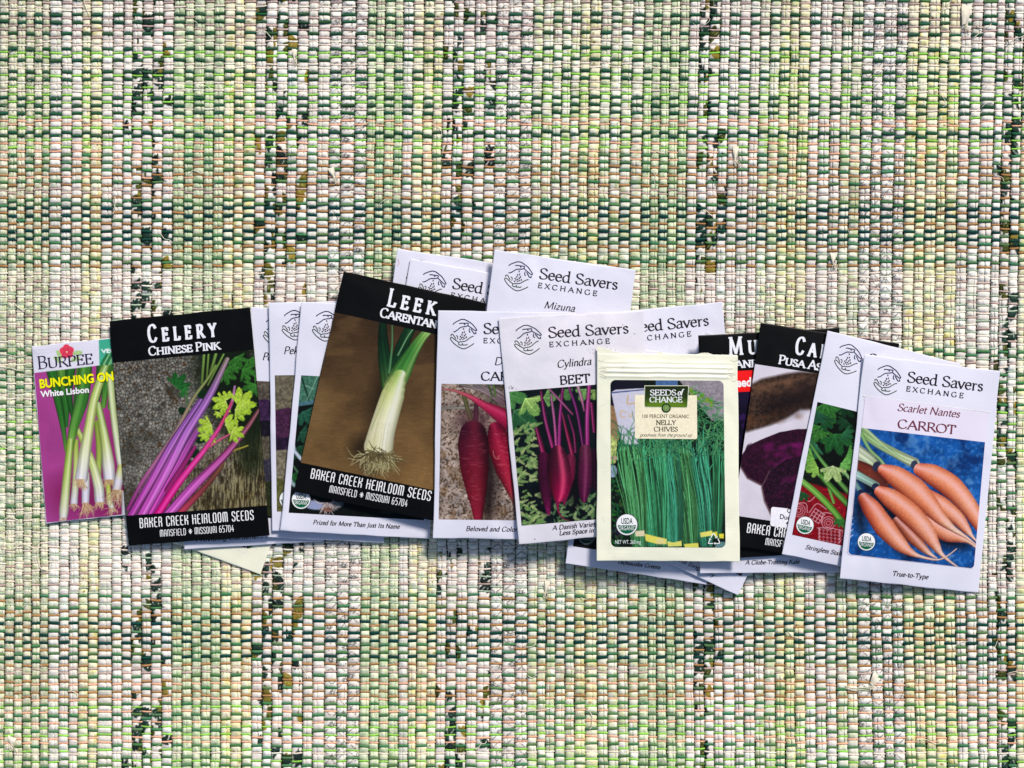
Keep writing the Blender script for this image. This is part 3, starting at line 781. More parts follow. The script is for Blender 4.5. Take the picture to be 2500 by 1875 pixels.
def art_dragon():
    c = Canvas(1060, 925, 1420, 1285, (150, 130, 120), seed=9); c.F = F3
    n = c.noise(16, 4); n2 = c.noise(4, 2); n3 = c.noise(50)
    c.a = np.array((150, 132, 118.)) * (.5 + 1.0 * n)[..., None] + np.zeros_like(c.a)
    c.mix((206, 200, 204), np.clip((n2 - .52) * 5, 0, .7) * np.clip((n3 - .3) * 2, 0, 1))
    c.mix((66, 52, 40), np.clip((.42 - n2) * 7, 0, .85)); c.mix((110, 80, 50), np.clip((n3 - .6) * 5, 0, .5))
    c.ell(300, 800, 110, 90, (60, 30, 40), soft=40, a=.6); c.ell(395, 1150, 60, 280, (26, 16, 18), soft=40, a=.85)
    c.ell(440, 640, 60, 120, (40, 40, 34), soft=30, a=.6)
    for p in ([(300, 565), (400, 620), (500, 690)], [(330, 565), (430, 620), (510, 670)], [(220, 565), (360, 610), (480, 690)], [(380, 562), (460, 610), (520, 650)]):
        c.stroke(p, [9, 10, 10], [(112, 104, 98), (150, 132, 136), (110, 80, 90)], streak=.2)
    c.stroke([(425, 560), (440, 640)], 8, (86, 110, 62)); c.stroke([(395, 570), (420, 640)], 7, (70, 92, 50))
    c.stroke([(85, 716), (250, 714), (460, 708)], [8, 8, 7], [(126, 122, 116), (150, 146, 136), (110, 104, 96)])
    c.stroke([(240, 640), (262, 720), (292, 810)], [13, 13, 16], [(86, 92, 56), (96, 92, 60), (90, 60, 56)], streak=.2)
    c.stroke([(318, 670), (316, 810)], [14, 16], [(70, 40, 50), (90, 40, 60)], streak=.2)
    c.stroke([(95, 592), (200, 612), (290, 650), (370, 700), (450, 745), (530, 800)], [4, 8, 16, 26, 44, 60], [(170, 110, 100), (190, 90, 100), (186, 46, 84), (176, 30, 76), (160, 24, 66)], hl=(-.3, .3, (214, 90, 120), .4), tex=.1)
    c.stroke([(440, 850), (470, 950), (510, 1090), (545, 1220), (566, 1310), (580, 1420)], [46, 84, 76, 44, 20, 8], [(120, 16, 48), (142, 18, 48), (150, 22, 50), (160, 36, 54), (180, 104, 96), (196, 160, 140)], dark=.6, hl=(.1, .3, (206, 60, 90), .35), tex=.14)
    c.stroke([(298, 880), (300, 950), (308, 1100), (318, 1230), (326, 1330), (330, 1425)], [84, 99, 90, 66, 44, 25], [(64, 18, 36), (82, 18, 38), (104, 18, 38), (122, 24, 40), (128, 22, 44), (146, 22, 50)], dark=.6, off=.15, hl=(-.1, .4, (140, 36, 56), .4), tex=.16)
    for _ in range(60):
        y = c.rng.uniform(860, 1400); w = 90 * (1 - (y - 860) / 760); x = 305 + c.rng.uniform(-w, w)
        l = c.rng.uniform(8, 26); c.stroke([(x - l, y), (x, y + c.rng.uniform(-4, 8)), (x + l, y + c.rng.uniform(-6, 6))], [.8, 1.4, .6], (c.rng.uniform(150, 206), 84, 96), dark=0, a=.5)
    for _ in range(26):
        y = c.rng.uniform(860, 1300); x = 440 + (y - 850) * .22 + c.rng.uniform(-30, 50); l = c.rng.uniform(8, 22)
        c.stroke([(x - l, y), (x, y + 7), (x + l, y)], [.8, 1.4, .6], (226, 130, 130), dark=0, a=.5)
    c.stroke([(425, 985), (432, 1025), (455, 1038), (462, 1015)], [1.6, 2, 2, 1.4], (216, 140, 120), dark=0, a=.8)
    return c

def fern(c, x, y, ang, L, col):
    for k in range(9):
        t = k / 8; px, py = x + L * t * cos(ang), y + L * t * sin(ang)
        for sgn in (-1, 1):
            b = ang + sgn * .9; l = L * .34 * (1 - t * .7)
            c.stroke([(px, py), (px + l * cos(b), py + l * sin(b))], [L * .05, L * .025], col, dark=.15)
    c.stroke([(x, y), (x + L * cos(ang), y + L * sin(ang))], [L * .03, L * .015], tuple(q * .8 for q in col), dark=0)

def art_beet():
    c = Canvas(1235, 930, 1600, 1300, (14, 22, 26), seed=13); c.F = F3
    c.a *= (.6 + .8 * c.noise(30))[..., None]
    c.leaf(560, 640, 90, .3, (66, 120, 62), lobes=3); c.leaf(600, 770, 130, .7, (36, 84, 50), vein=(80, 130, 84), lobes=3)
    c.leaf(655, 690, 95, .9, (146, 176, 96), lobes=3, c2=(100, 146, 72)); c.leaf(770, 650, 60, 0, (96, 136, 76), lobes=3)
    c.leaf(880, 620, 56, 1, (70, 112, 60), lobes=3); c.leaf(1000, 620, 60, 2, (96, 140, 76), lobes=3); c.leaf(1075, 620, 50, 2, (120, 150, 80), lobes=3)
    for _ in range(150):
        y = c.rng.uniform(820, 1470); xm = 560 + (y - 800) * .07; x = c.rng.uniform(xm - 30, xm + 130 + 30 * np.sin(y / 90))
        k = c.rng.random(); col = (100 + 90 * k, 146 + 60 * k, 76 + 60 * k)
        fern(c, x, y, c.rng.uniform(-1.2, .9), c.rng.uniform(24, 52), col)
    for _ in range(70):
        x = c.rng.uniform(780, 1110); y = c.rng.uniform(1290, 1470) - abs(x - 900) * .1
        k = c.rng.random(); fern(c, x, y, c.rng.uniform(-2.6, .4), c.rng.uniform(24, 50), (64 + 96 * k, 110 + 76 * k, 66 + 56 * k))
    c.ell(760, 1180, 40, 210, (10, 10, 16), soft=30, a=.85); c.ell(940, 1180, 40, 170, (12, 10, 14), soft=30, a=.85)
    for p, r, cc in (([(700, 850), (740, 1000)], [16, 20], [(120, 20, 66), (166, 24, 90)]), ([(862, 750), (895, 890), (922, 1000)], [10, 14, 17], [(110, 14, 56), (150, 20, 70), (156, 24, 76)]),
                     ([(900, 760), (935, 880), (945, 990)], [8, 10, 12], [(96, 16, 76), (120, 20, 80), (110, 20, 70)]),
                     ([(728, 615), (755, 790), (800, 965)], [11, 14, 14], [(110, 20, 76), (150, 40, 110), (176, 36, 120)]), ([(792, 640), (812, 800), (825, 975)], [9, 11, 13], [(176, 110, 150), (196, 90, 156), (190, 60, 140)]),
                     ([(864, 600), (846, 790), (842, 975)], [12, 14, 14], [(130, 20, 96), (160, 36, 130), (176, 40, 130)]), ([(775, 590), (850, 670), (925, 752)], [8, 9, 9], [(166, 90, 140), (186, 96, 150), (140, 50, 100)]),
                     ([(905, 585), (955, 740), (992, 950)], [10, 12, 14], [(130, 30, 116), (124, 24, 110), (90, 20, 80)]), ([(960, 575), (985, 660), (1000, 730)], [13, 12, 9], [(206, 170, 180), (196, 130, 160), (140, 60, 110)]),
                     ([(1032, 570), (1020, 760), (1020, 945)], [16, 18, 19], [(186, 60, 140), (190, 60, 150), (170, 40, 130)]), ([(1046, 690), (1062, 860)], [12, 14], [(150, 30, 100), (120, 20, 80)])):
        c.stroke(p, [q * .82 for q in r], [tuple(np.array(z) * .85) for z in cc], streak=.35, dark=.65, hl=(.2, .16, (232, 150, 200), .5))
    c.stroke([(745, 1030), (750, 1150), (762, 1270), (775, 1380)], [36, 42, 34, 12], [(74, 16, 50), (56, 12, 40), (70, 14, 46), (120, 20, 80)], tex=.2)
    c.stroke([(915, 1040), (905, 1150), (880, 1260), (875, 1330)], [34, 36, 24, 6], [(110, 30, 60), (110, 16, 56), (130, 20, 66), (110, 30, 60)], tex=.25)
    c.stroke([(1008, 985), (1010, 1080), (1006, 1180), (1002, 1250), (1000, 1300)], [38, 48, 46, 34, 16], [(90, 36, 60), (80, 20, 56), (76, 16, 54), (86, 16, 60)], tex=.2, hl=(-.05, .25, (150, 70, 110), .55))
    c.stroke([(1085, 1000), (1090, 1200)], [36, 40], [(50, 14, 40), (40, 10, 34)])
    c.stroke([(832, 1000), (838, 1070), (846, 1150), (847, 1215), (842, 1270), (834, 1305), (830, 1335)], [48, 72, 75, 62, 38, 17, 8], [(70, 18, 40), (76, 18, 42), (112, 12, 50), (150, 12, 66), (150, 14, 66), (110, 18, 54)], dark=.6, off=-.2, hl=(-.3, .26, (240, 80, 126), .7), tex=.12)
    c.stroke([(832, 1310), (838, 1370), (870, 1415), (915, 1428)], [10, 6, 4, 2], [(140, 24, 70), (120, 40, 70)])
    return c

def art_chives():
    c = Canvas(1480, 920, 1780, 1345, (16, 28, 22), seed=17); c.F = F4
    c.a *= (.5 + .9 * c.noise(24))[..., None]
    c.poly([(270, 265), (480, 265), (480, 450), (270, 450)], (22, 22, 36)); c.poly([(555, 265), (690, 265), (690, 310), (555, 310)], (70, 104, 150), tex=.2)
    c.poly([(690, 262), (985, 262), (985, 520), (900, 520)], (146, 138, 146), tex=.2); c.poly([(270, 420), (345, 450), (330, 640), (270, 640)], (150, 118, 84), tex=.15)
    c.poly([(283, 345), (310, 330), (500, 320), (450, 680), (345, 660)], (206, 204, 220), tex=.04); c.poly([(283, 345), (500, 325), (500, 332), (284, 353)], (60, 80, 130))
    c.stroke([(385, 365), (383, 415), (425, 412)], 3, (214, 170, 96), dark=0); c.stroke([(372, 470), (345, 460), (340, 495), (370, 500)], 2.6, (216, 180, 120), dark=0); c.stroke([(390, 475), (400, 500), (415, 470)], 2.4, (216, 180, 120), dark=0)
    c.poly([(270, 600), (320, 640), (310, 780), (270, 790)], (176, 190, 110), tex=.4); c.poly([(270, 740), (320, 740), (320, 760), (270, 760)], (180, 150, 130)); c.ell(290, 830, 28, 40, (130, 150, 170), tex=.3)
    for _ in range(90):
        c.ell(c.rng.uniform(270, 360), c.rng.uniform(880, 1290), c.rng.uniform(6, 16), c.rng.uniform(4, 8), (c.rng.uniform(14, 56), c.rng.uniform(50, 110), c.rng.uniform(30, 50)), ang=c.rng.uniform(0, 3))
    c.ell(330, 1190, 26, 40, (40, 30, 60), soft=20, tex=.5)
    for _ in range(220):                                   # feathery tops, upper right
        x = c.rng.uniform(740, 985); y = c.rng.uniform(320, 640)
        if y < 300 + (x - 740) * .55: continue
        a = c.rng.uniform(-.6, .9); l = c.rng.uniform(20, 70); k = c.rng.random()
        c.stroke([(x, y), (x + l * .5 * cos(a), y + l * .5 * sin(a) - 5), (x + l * cos(a), y + l * sin(a))], [2.6, 2, 1], (26 + 70 * k, 90 + 90 * k, 50 + 60 * k), dark=.1)
    for _ in range(26):
        x = c.rng.uniform(760, 900); y = 315 + (x - 740) * .5 + c.rng.uniform(-8, 40)
        c.ell(x, y, 14, 6, (60 + c.rng.uniform(0, 70), 150, 50), ang=c.rng.uniform(-.5, 1), tex=.3)
    def bundle(xb0, xb1, yb, xt0, xt1, yt, n, tint):
        for i in c.rng.permutation(n):
            f = (i + .5) / n; xb = xb0 + (xb1 - xb0) * f; xt = xt0 + (xt1 - xt0) * f + c.rng.normal(0, 10)
            yt_ = yt + c.rng.normal(0, 45); k = c.rng.random(); k2 = c.rng.random()
            col = np.array(tint) * (.42 + .85 * k) + np.array((6, 6, 0)) * k2
            bend = c.rng.normal(0, 8); tip = xt + c.rng.normal(0, 26)
            c.stroke([(xb, yb), ((xb * 1.2 + xt * .8) / 2 + (f - .5) * 26, (yb * 1.1 + yt_ * .9) / 2), (xt + bend, yt_ + 90), (tip, yt_)], [3.4, 4.0, 3.4, 1.1], [col * .85, col, col * 1.06], dark=.5, hl=(-.2, .4, np.clip(col * 1.5 + 24, 0, 240), .35))
    T1, T2, T3 = (84, 176, 104), (62, 166, 108), (58, 156, 116)
    bundle(905, 955, 1240, 850, 985, 640, 26, T2)
    bundle(830, 905, 1290, 735, 860, 660, 40, T3)
    bundle(725, 815, 1290, 640, 760, 660, 40, T1)
    bundle(630, 715, 1290, 560, 700, 640, 40, T3)
    bundle(505, 622, 1290, 445, 600, 640, 48, T2)
    bundle(415, 498, 1295, 318, 470, 650, 42, T1)
    for _ in range(150):
        x = c.rng.uniform(320, 985); y = c.rng.uniform(560, 760); a = -pi / 2 + c.rng.normal(0, .75); l = c.rng.uniform(50, 150); k = c.rng.random()
        c.stroke([(x, y), (x + l * .5 * cos(a) + c.rng.normal(0, 10), y + l * .5 * sin(a)), (x + l * cos(a), y + l * sin(a))], [3, 2.6, .9], (36 + 70 * k, 110 + 70 * k, 80 + 30 * k), dark=.35)
    c.stroke([(455, 760), (560, 742), (640, 742), (700, 720)], [3, 3.5, 3, 2], (60, 160, 110))
    for p, cc in (([(428, 1197), (485, 1194), (488, 1228), (430, 1230)], (228, 216, 176)), ([(488, 1214), (560, 1232), (622, 1246), (622, 1278), (560, 1276), (494, 1258)], (230, 222, 96)),
                  ([(626, 1260), (664, 1268), (712, 1256), (716, 1290), (630, 1292)], (226, 222, 110)), ([(728, 1277), (815, 1271), (820, 1300), (735, 1300)], (226, 220, 96)),
                  ([(826, 1208), (900, 1194), (905, 1224), (832, 1236)], (232, 224, 110)), ([(900, 1206), (932, 1200), (934, 1240), (915, 1228)], (214, 206, 60)), ([(942, 1215), (973, 1214), (972, 1244), (946, 1240)], (226, 216, 56))):
        c.poly(p, cc, tex=.05); 
    c.ell(585, 1262, 26, 14, (232, 214, 180), soft=16, a=.8)
    c.ell(955, 1290, 40, 24, (90, 130, 130), ang=-.4, tex=.2)
    return c

def art_pusa():
    c = Canvas(1795, 880, 2060, 1300, (222, 216, 228), seed=19); c.F = F5
    c.a *= (.93 + .1 * c.noise(60))[..., None]
    c.poly([(355, 420), (420, 385), (560, 355), (640, 345), (800, 350), (800, 560), (640, 560), (560, 610), (470, 650), (330, 690), (300, 640)], (58, 42, 34), soft=10, tex=.75)
    for _ in range(40):
        x = c.rng.uniform(340, 720); y = 400 + (720 - x) * .12 + c.rng.uniform(-30, 50); c.ell(x, y, c.rng.uniform(12, 40), c.rng.uniform(5, 14), (130, 92, 66), ang=-.2, soft=14, a=.3)
    for _ in range(30):
        x = c.rng.uniform(330, 640); y = 640 - (x - 330) * .2 + c.rng.uniform(-40, 30); c.ell(x, y, c.rng.uniform(10, 30), c.rng.uniform(6, 14), (110, 66, 34), ang=-.3, soft=14, a=.3)
    c.ell(560, 520, 140, 60, (22, 14, 16), ang=-.35, soft=60, a=.8); c.ell(700, 470, 90, 60, (30, 20, 20), soft=50, a=.7)
    A = [(300, 880), (306, 820), (345, 765), (420, 730), (520, 690), (620, 672), (760, 670), (760, 900), (640, 930), (560, 1000), (430, 992), (340, 945)]
    B = [(424, 1000), (470, 905), (560, 845), (660, 825), (760, 830), (760, 1160), (480, 1165), (440, 1080)]
    c.poly([(x - 4, y + 10) for x, y in A], (92, 66, 70), soft=4); c.poly(A, (44, 14, 34), tex=.5)
    for _ in range(26):
        c.ell(c.rng.uniform(370, 660), c.rng.uniform(755, 880), c.rng.uniform(10, 40), c.rng.uniform(6, 18), (130, 20, 104), ang=c.rng.uniform(-.5, .5), soft=12, a=.38)
    c.poly([(x - 8, y + 6) for x, y in B], (104, 80, 84), soft=4); c.poly(B, (36, 12, 30), tex=.6)
    for _ in range(16):
        c.ell(c.rng.uniform(520, 700), c.rng.uniform(900, 1100), c.rng.uniform(10, 40), c.rng.uniform(4, 12), (110, 18, 86), ang=c.rng.uniform(-1.2, .2), soft=10, a=.32)
    for _ in range(240):
        c.ell(c.rng.uniform(430, 660), c.rng.uniform(860, 1150), 1.6, 1.6, (120, 96, 110), a=.5)
    c.stroke([(326, 795), (340, 765), (362, 752)], [2, 3, 1], (50, 20, 40))
    return c

def art_stringless():
    c = Canvas(1930, 975, 2310, 1360, (10, 18, 12), seed=23); c.F = F5
    c.a *= (.5 + .9 * c.noise(24))[..., None]
    c.poly([(560, 1020), (700, 980), (960, 1060), (960, 1360), (560, 1300)], (132, 14, 26), soft=8, tex=.3)
    W = (232, 196, 206)
    def mk(p, r=1.8): c.stroke(p, r, W, dark=0, a=.85)
    for x, y in ((632, 1136), (800, 1208)):
        for r in (12, 24, 36):
            t = np.linspace(0, 2 * pi, 13); mk(np.stack([x + r * np.cos(t), y + r * np.sin(t)], -1), 1.5)
    o = np.array((735, 1168)); e1 = np.array((26, 17.)); e2 = np.array((-17, 26.))
    for k in (-1, -.33, .33, 1):
        mk([o + e1 * k - e2, o + e1 * k + e2]); mk([o + e2 * k - e1, o + e2 * k + e1])
    mk([(690, 1150), (735, 1098), (790, 1130)]); mk([(600, 1100), (670, 1096), (680, 1150)]); mk([(760, 1210), (775, 1150), (850, 1170), (860, 1200)]); mk([(650, 1060), (690, 1084), (725, 1056)])
    for gx in range(750, 890, 22):
        for gy in range(1246, 1330, 20):
            for dx, dy in ((5, 0), (-5, 0), (0, 5), (0, -5)): c.ell(gx + dx, gy + dy + (gx - 750) * .12, 2.1, 2.1, W)
    z = [(745 + (k % 2) * 7, 1238 + k * 9) for k in range(9)]; mk(z); mk([(735, 1236), (800, 1236), (890, 1252)]); mk([(862 + (k % 2) * 7, 1246 + k * 9) for k in range(9)])
    for _ in range(40):
        x, y = c.rng.uniform(600, 880), c.rng.uniform(1050, 1290); c.ell(x, y, 2.2, 2.2, W, a=.7)
    for x, y, R, a, cc in ((800, 560, 95, 1.2, (40, 96, 38)), (740, 600, 60, 2, (26, 72, 48)), (910, 560, 60, 1, (14, 44, 24)), (740, 690, 80, 2, (46, 100, 38)), (850, 740, 90, 1.3, (26, 78, 34)), (715, 780, 60, 2.4, (36, 90, 60)), (790, 640, 50, .6, (22, 66, 34)), (890, 640, 50, 2.2, (18, 52, 28)),
                           (905, 700, 46, .6, (30, 84, 50)), (690, 850, 64, 2.9, (96, 150, 60)), (720, 900, 50, 2.8, (120, 166, 70)), (930, 830, 60, .2, (70, 130, 56)), (895, 880, 56, .5, (90, 150, 70))):
        c.leaf(x, y, R, a, cc)
    for p, r, cc in (([(700, 760), (760, 850), (860, 970), (960, 1080)], [8, 10, 13, 15], [(70, 130, 60), (100, 160, 76), (60, 110, 46)]), ([(770, 900), (800, 1000), (830, 1090)], [6, 8, 9], [(110, 170, 70), (90, 150, 60)]),
                     ([(760, 940), (850, 1040), (960, 1150)], [16, 17, 18], [(60, 116, 40), (80, 140, 50), (56, 106, 40)]), ([(640, 960), (740, 1045), (830, 1140), (900, 1230)], [17, 19, 19, 18], [(120, 180, 76), (100, 164, 56), (76, 140, 46)]), ([(880, 900), (940, 980)], [8, 10], (126, 170, 110))):
        c.stroke(p, r, cc, streak=.25, hl=(.2, .3, (176, 214, 130), .35))
    c.leaf(825, 915, 72, 1.6, (156, 184, 112), vein=(206, 220, 170), lobes=4); c.leaf(862, 1200, 34, 1.6, (40, 96, 40)); c.leaf(655, 1050, 40, 2, (26, 70, 36))
    return c

def art_carrot():
    c = Canvas(2065, 1040, 2410, 1395, (26, 74, 142), seed=29); c.F = F5
    n = c.noise(34); n2 = c.noise(7, 3)
    c.a = np.array((20, 80, 152.)) * (.62 + .5 * n + .3 * n2)[..., None] + np.zeros_like(c.a)
    c.mix((74, 130, 192), np.clip((n2 - .58) * 5, 0, .5)); c.mix((96, 146, 200), np.clip((c.noise(26) - .66) * 5, 0, .6))
    c.mix((10, 40, 96), np.clip((.42 - n) * 4, 0, .7))
    for x, y, rx, ry, a in ((1040, 950, 130, 70, .6), (1150, 1130, 190, 50, .85), (1380, 1170, 190, 40, .8), (1180, 1290, 140, 36, .9), (1500, 1150, 120, 30, .8), (1480, 1320, 120, 26, .2), (980, 1150, 30, 110, -.1)):
        c.ell(x, y, rx, ry, (8, 10, 20), ang=a, soft=40, a=.9)
    O1, O2, O3, TIP = (232, 126, 88), (238, 146, 98), (238, 164, 122), (236, 212, 178)
    H = (242, 188, 188)
    for p, r, cc in (([(940, 640), (1060, 740), (1200, 820), (1290, 865)], [22, 24, 26, 30], [(120, 170, 90), (156, 190, 130), (176, 200, 150), (196, 206, 170)]),
                     ([(970, 660), (1030, 780), (1090, 840), (1115, 870)], [12, 9, 8, 8], [(130, 180, 110), (150, 190, 130)]), ([(1010, 670), (1120, 770), (1200, 830)], [10, 9, 8], (176, 206, 150)),
                     ([(950, 790), (1030, 850), (1075, 890)], [42, 40, 34], [(206, 214, 180), (196, 210, 180), (150, 176, 120)])):
        c.stroke(p, r, cc, streak=.2, dark=.4)
    c.stroke([(960, 880), (1030, 920), (1100, 990)], [34, 44, 44], [(110, 44, 30), (120, 50, 36), (90, 40, 34)], tex=.1)
    c.stroke([(960, 930), (1070, 992)], [24, 22], [(170, 210, 200), (140, 170, 150)], streak=.2); c.stroke([(955, 985), (985, 1030)], [16, 14], (110, 150, 150))
    c.ell(1075, 885, 22, 30, (40, 44, 70), ang=.4, tex=.4); c.ell(1290, 875, 20, 26, (50, 60, 80), ang=.4, tex=.4); c.ell(1070, 1000, 22, 20, (34, 44, 70), tex=.4); c.ell(985, 1030, 16, 14, (30, 40, 66), tex=.4)
    def carrot(p, r, cc): c.stroke(p, [q * .97 for q in r], cc, dark=.68, off=-.22, hl=(-.28, .36, H, .7), tex=.09, tint=(.75, 1.3, 1.35))
    carrot([(1350, 1050), (1440, 1105), (1530, 1175), (1585, 1240), (1612, 1275), (1645, 1312)], [46, 52, 44, 26, 12, 5], [O1, O2, O3, O3, TIP, TIP])
    carrot([(1320, 1165), (1400, 1220), (1480, 1265), (1545, 1290), (1600, 1312), (1650, 1352)], [42, 58, 52, 30, 14, 6], [O1, O2, O3, O3, TIP, TIP])
    carrot([(1195, 1200), (1270, 1280), (1340, 1350), (1380, 1385), (1418, 1408)], [30, 38, 24, 12, 4], [(150, 76, 50), (180, 100, 70), (206, 140, 100), TIP, TIP])
    carrot([(1325, 905), (1400, 935), (1500, 1000), (1590, 1100), (1670, 1220)], [40, 62, 68, 56, 42], [O1, O2, O2, O3, O2])
    carrot([(1115, 905), (1190, 945), (1290, 1020), (1370, 1100), (1440, 1180), (1510, 1240), (1580, 1285), (1640, 1330)], [34, 62, 74, 60, 38, 18, 9, 4], [O1, O2, O2, O2, O3, TIP, TIP, TIP])
    carrot([(1095, 1030), (1160, 1070), (1260, 1150), (1345, 1240), (1400, 1320), (1440, 1380), (1490, 1425), (1540, 1460)], [34, 58, 66, 58, 34, 14, 7, 4], [O1, O2, O2, O3, O3, TIP, TIP, TIP])
    carrot([(1005, 1070), (1050, 1130), (1120, 1230), (1200, 1320), (1260, 1370), (1320, 1398), (1420, 1418), (1480, 1395), (1532, 1355)], [36, 56, 62, 46, 24, 10, 5, 4, 3], [(200, 96, 66), O1, O2, O3, O3, TIP, TIP, TIP, TIP])
    for _ in range(60):
        x, y = c.rng.uniform(1000, 1600), c.rng.uniform(900, 1350); c.stroke([(x, y), (x + 10, y - 9)], [1.2, .8], (236, 190, 160), dark=0, a=.35)
    c.poly([(900, 1060), (945, 1060), (940, 1160), (920, 1165)], (214, 130, 90), tex=.1, a=.9)
    for k in range(4): c.stroke([(920, 1195 + k * 32), (940, 1180 + k * 32)], [5, 3], (206, 216, 236), dark=0, a=.7)
    return c

def art_leaves(x0, y0, x1, y1, bands, seed):
    """a slice of a leafy picture: horizontal patches of leaf and stone, from the top down"""
    c = Canvas(x0, y0, x1, y1, bands[0][1], seed=seed)
    h = y1 - y0
    for f0, col, kind in bands:
        ya = y0 + f0 * h
        P = [(x0 - 5, ya + 8)] + [(x0 + (x1 - x0) * k / 8, ya + c.rng.uniform(-16, 16)) for k in range(9)] + [(x1 + 5, ya), (x1 + 5, y1 + 5), (x0 - 5, y1 + 5)]
        c.poly(P, col, tex=.5, soft=2)
        if kind == 'leaf':
            for _ in range(7):
                xa = c.rng.uniform(x0, x1); c.stroke([(xa, ya + 80), (xa + 20, ya + 40), (xa + 30, ya + 6)], [1.6, 1.2, .7], np.clip(np.array(col) * 1.7 + 14, 0, 255), dark=0, a=.7)
        if kind == 'stem':
            for _ in range(5):
                xa = c.rng.uniform(x0 - 20, x1); c.stroke([(xa + 70, ya + 90), (xa + 30, ya + 50), (xa, ya)], [6, 5, 3], (206, 220, 214), dark=.4)
    return c
# ------------------------------------------------------------------ lettering: pen-stroke alphabets
def _g(spec):
    """'adv | l x,y x,y ; c x,y ... | serif x,y ...'"""
    p = spec.split('|'); st = []
    for q in p[1].split(';'):
        q = q.split()
        if not q: continue
        st.append((q[0], np.array([[float(v) for v in w.split(',')] for w in q[1:]])))
    se = [tuple(float(v) for v in w.split(',')) for w in p[2].split()] if len(p) > 2 else []
    return float(p[0]), st, se
CAPS = {k: _g(v) for k, v in {
 'A': '1.0|l .06,0 .49,1;l .49,1 .93,0;l .22,.36 .76,.36|.06,0 .93,0', 'B': '.85|l .16,0 .16,1;c .16,1 .42,1 .62,.93 .66,.77 .58,.6 .4,.54 .16,.53;c .16,.53 .46,.53 .7,.44 .75,.26 .66,.07 .42,0 .16,0|.16,0 .16,1',
 'C': '.95|c .84,.8 .7,.96 .48,1 .22,.9 .08,.65 .08,.38 .2,.1 .46,0 .7,.04 .86,.22', 'D': '1.03|l .16,0 .16,1;c .16,1 .5,1 .8,.86 .93,.55 .86,.22 .6,.02 .16,0|.16,0 .16,1',
 'E': '.8|l .16,0 .16,1;l .16,1 .66,1;l .66,1 .68,.82;l .16,.53 .54,.53;l .54,.62 .54,.43;l .16,0 .68,0;l .68,0 .73,.2|.16,0 .16,1',
 'G': '1.02|c .84,.82 .7,.96 .48,1 .22,.9 .08,.65 .08,.38 .2,.1 .48,0 .7,.03 .86,.1;l .86,.08 .86,.42|.86,.42', 'H': '1.05|l .17,0 .17,1;l .87,0 .87,1;l .17,.52 .87,.52|.17,0 .17,1 .87,0 .87,1',
 'I': '.44|l .22,0 .22,1|.22,0 .22,1', 'J': '.42|c .24,1 .24,.2 .2,-.1 .0,-.26|.24,1', 'K': '.92|l .16,0 .16,1;l .74,1 .17,.5;l .32,.62 .86,0|.16,0 .16,1 .74,1 .86,0',
 'L': '.76|l .16,0 .16,1;l .16,0 .66,0;l .66,0 .71,.22|.16,0 .16,1', 'M': '1.25|l .13,0 .2,1;l .2,1 .6,.06;l .6,.06 1.02,1;l 1.02,1 1.1,0|.13,0 .17,1 1.06,1 1.1,0',
 'N': '1.05|l .16,0 .16,1;l .16,1 .87,0;l .87,0 .87,1|.16,0 .14,1 .87,1', 'O': '1.08|c .52,1 .24,.9 .08,.64 .08,.36 .22,.1 .52,0 .82,.1 .97,.36 .97,.64 .82,.9 .52,1',
 'P': '.8|l .16,0 .16,1;c .16,1 .44,1 .65,.92 .7,.74 .62,.54 .42,.46 .16,.46|.16,0 .16,1', 'R': '.9|l .16,0 .16,1;c .16,1 .44,1 .65,.92 .69,.75 .6,.56 .42,.49 .16,.49;l .4,.49 .86,0|.16,0 .16,1 .88,0',
 'S': '.72|c .6,.82 .5,.96 .33,1 .15,.92 .11,.76 .2,.61 .4,.5 .6,.36 .64,.2 .54,.05 .34,0 .16,.04 .08,.22', 'T': '.86|l .43,0 .43,1;l .08,1 .78,1;l .06,.8 .08,1;l .8,.8 .78,1|.43,0',
 'U': '1.0|c .16,1 .16,.4 .2,.12 .36,.01 .52,0 .7,.05 .8,.2 .82,.5 .82,1|.16,1 .82,1', 'V': '.95|l .06,1 .48,0;l .48,0 .9,1|.06,1 .9,1',
 'X': '.9|l .08,1 .84,0;l .82,1 .06,0|.08,1 .84,0 .82,1 .06,0', 'Y': '.85|l .06,1 .43,.48;l .8,1 .43,.48;l .43,.48 .43,0|.06,1 .8,1 .43,0', ' ': '.36||',
}.items()}
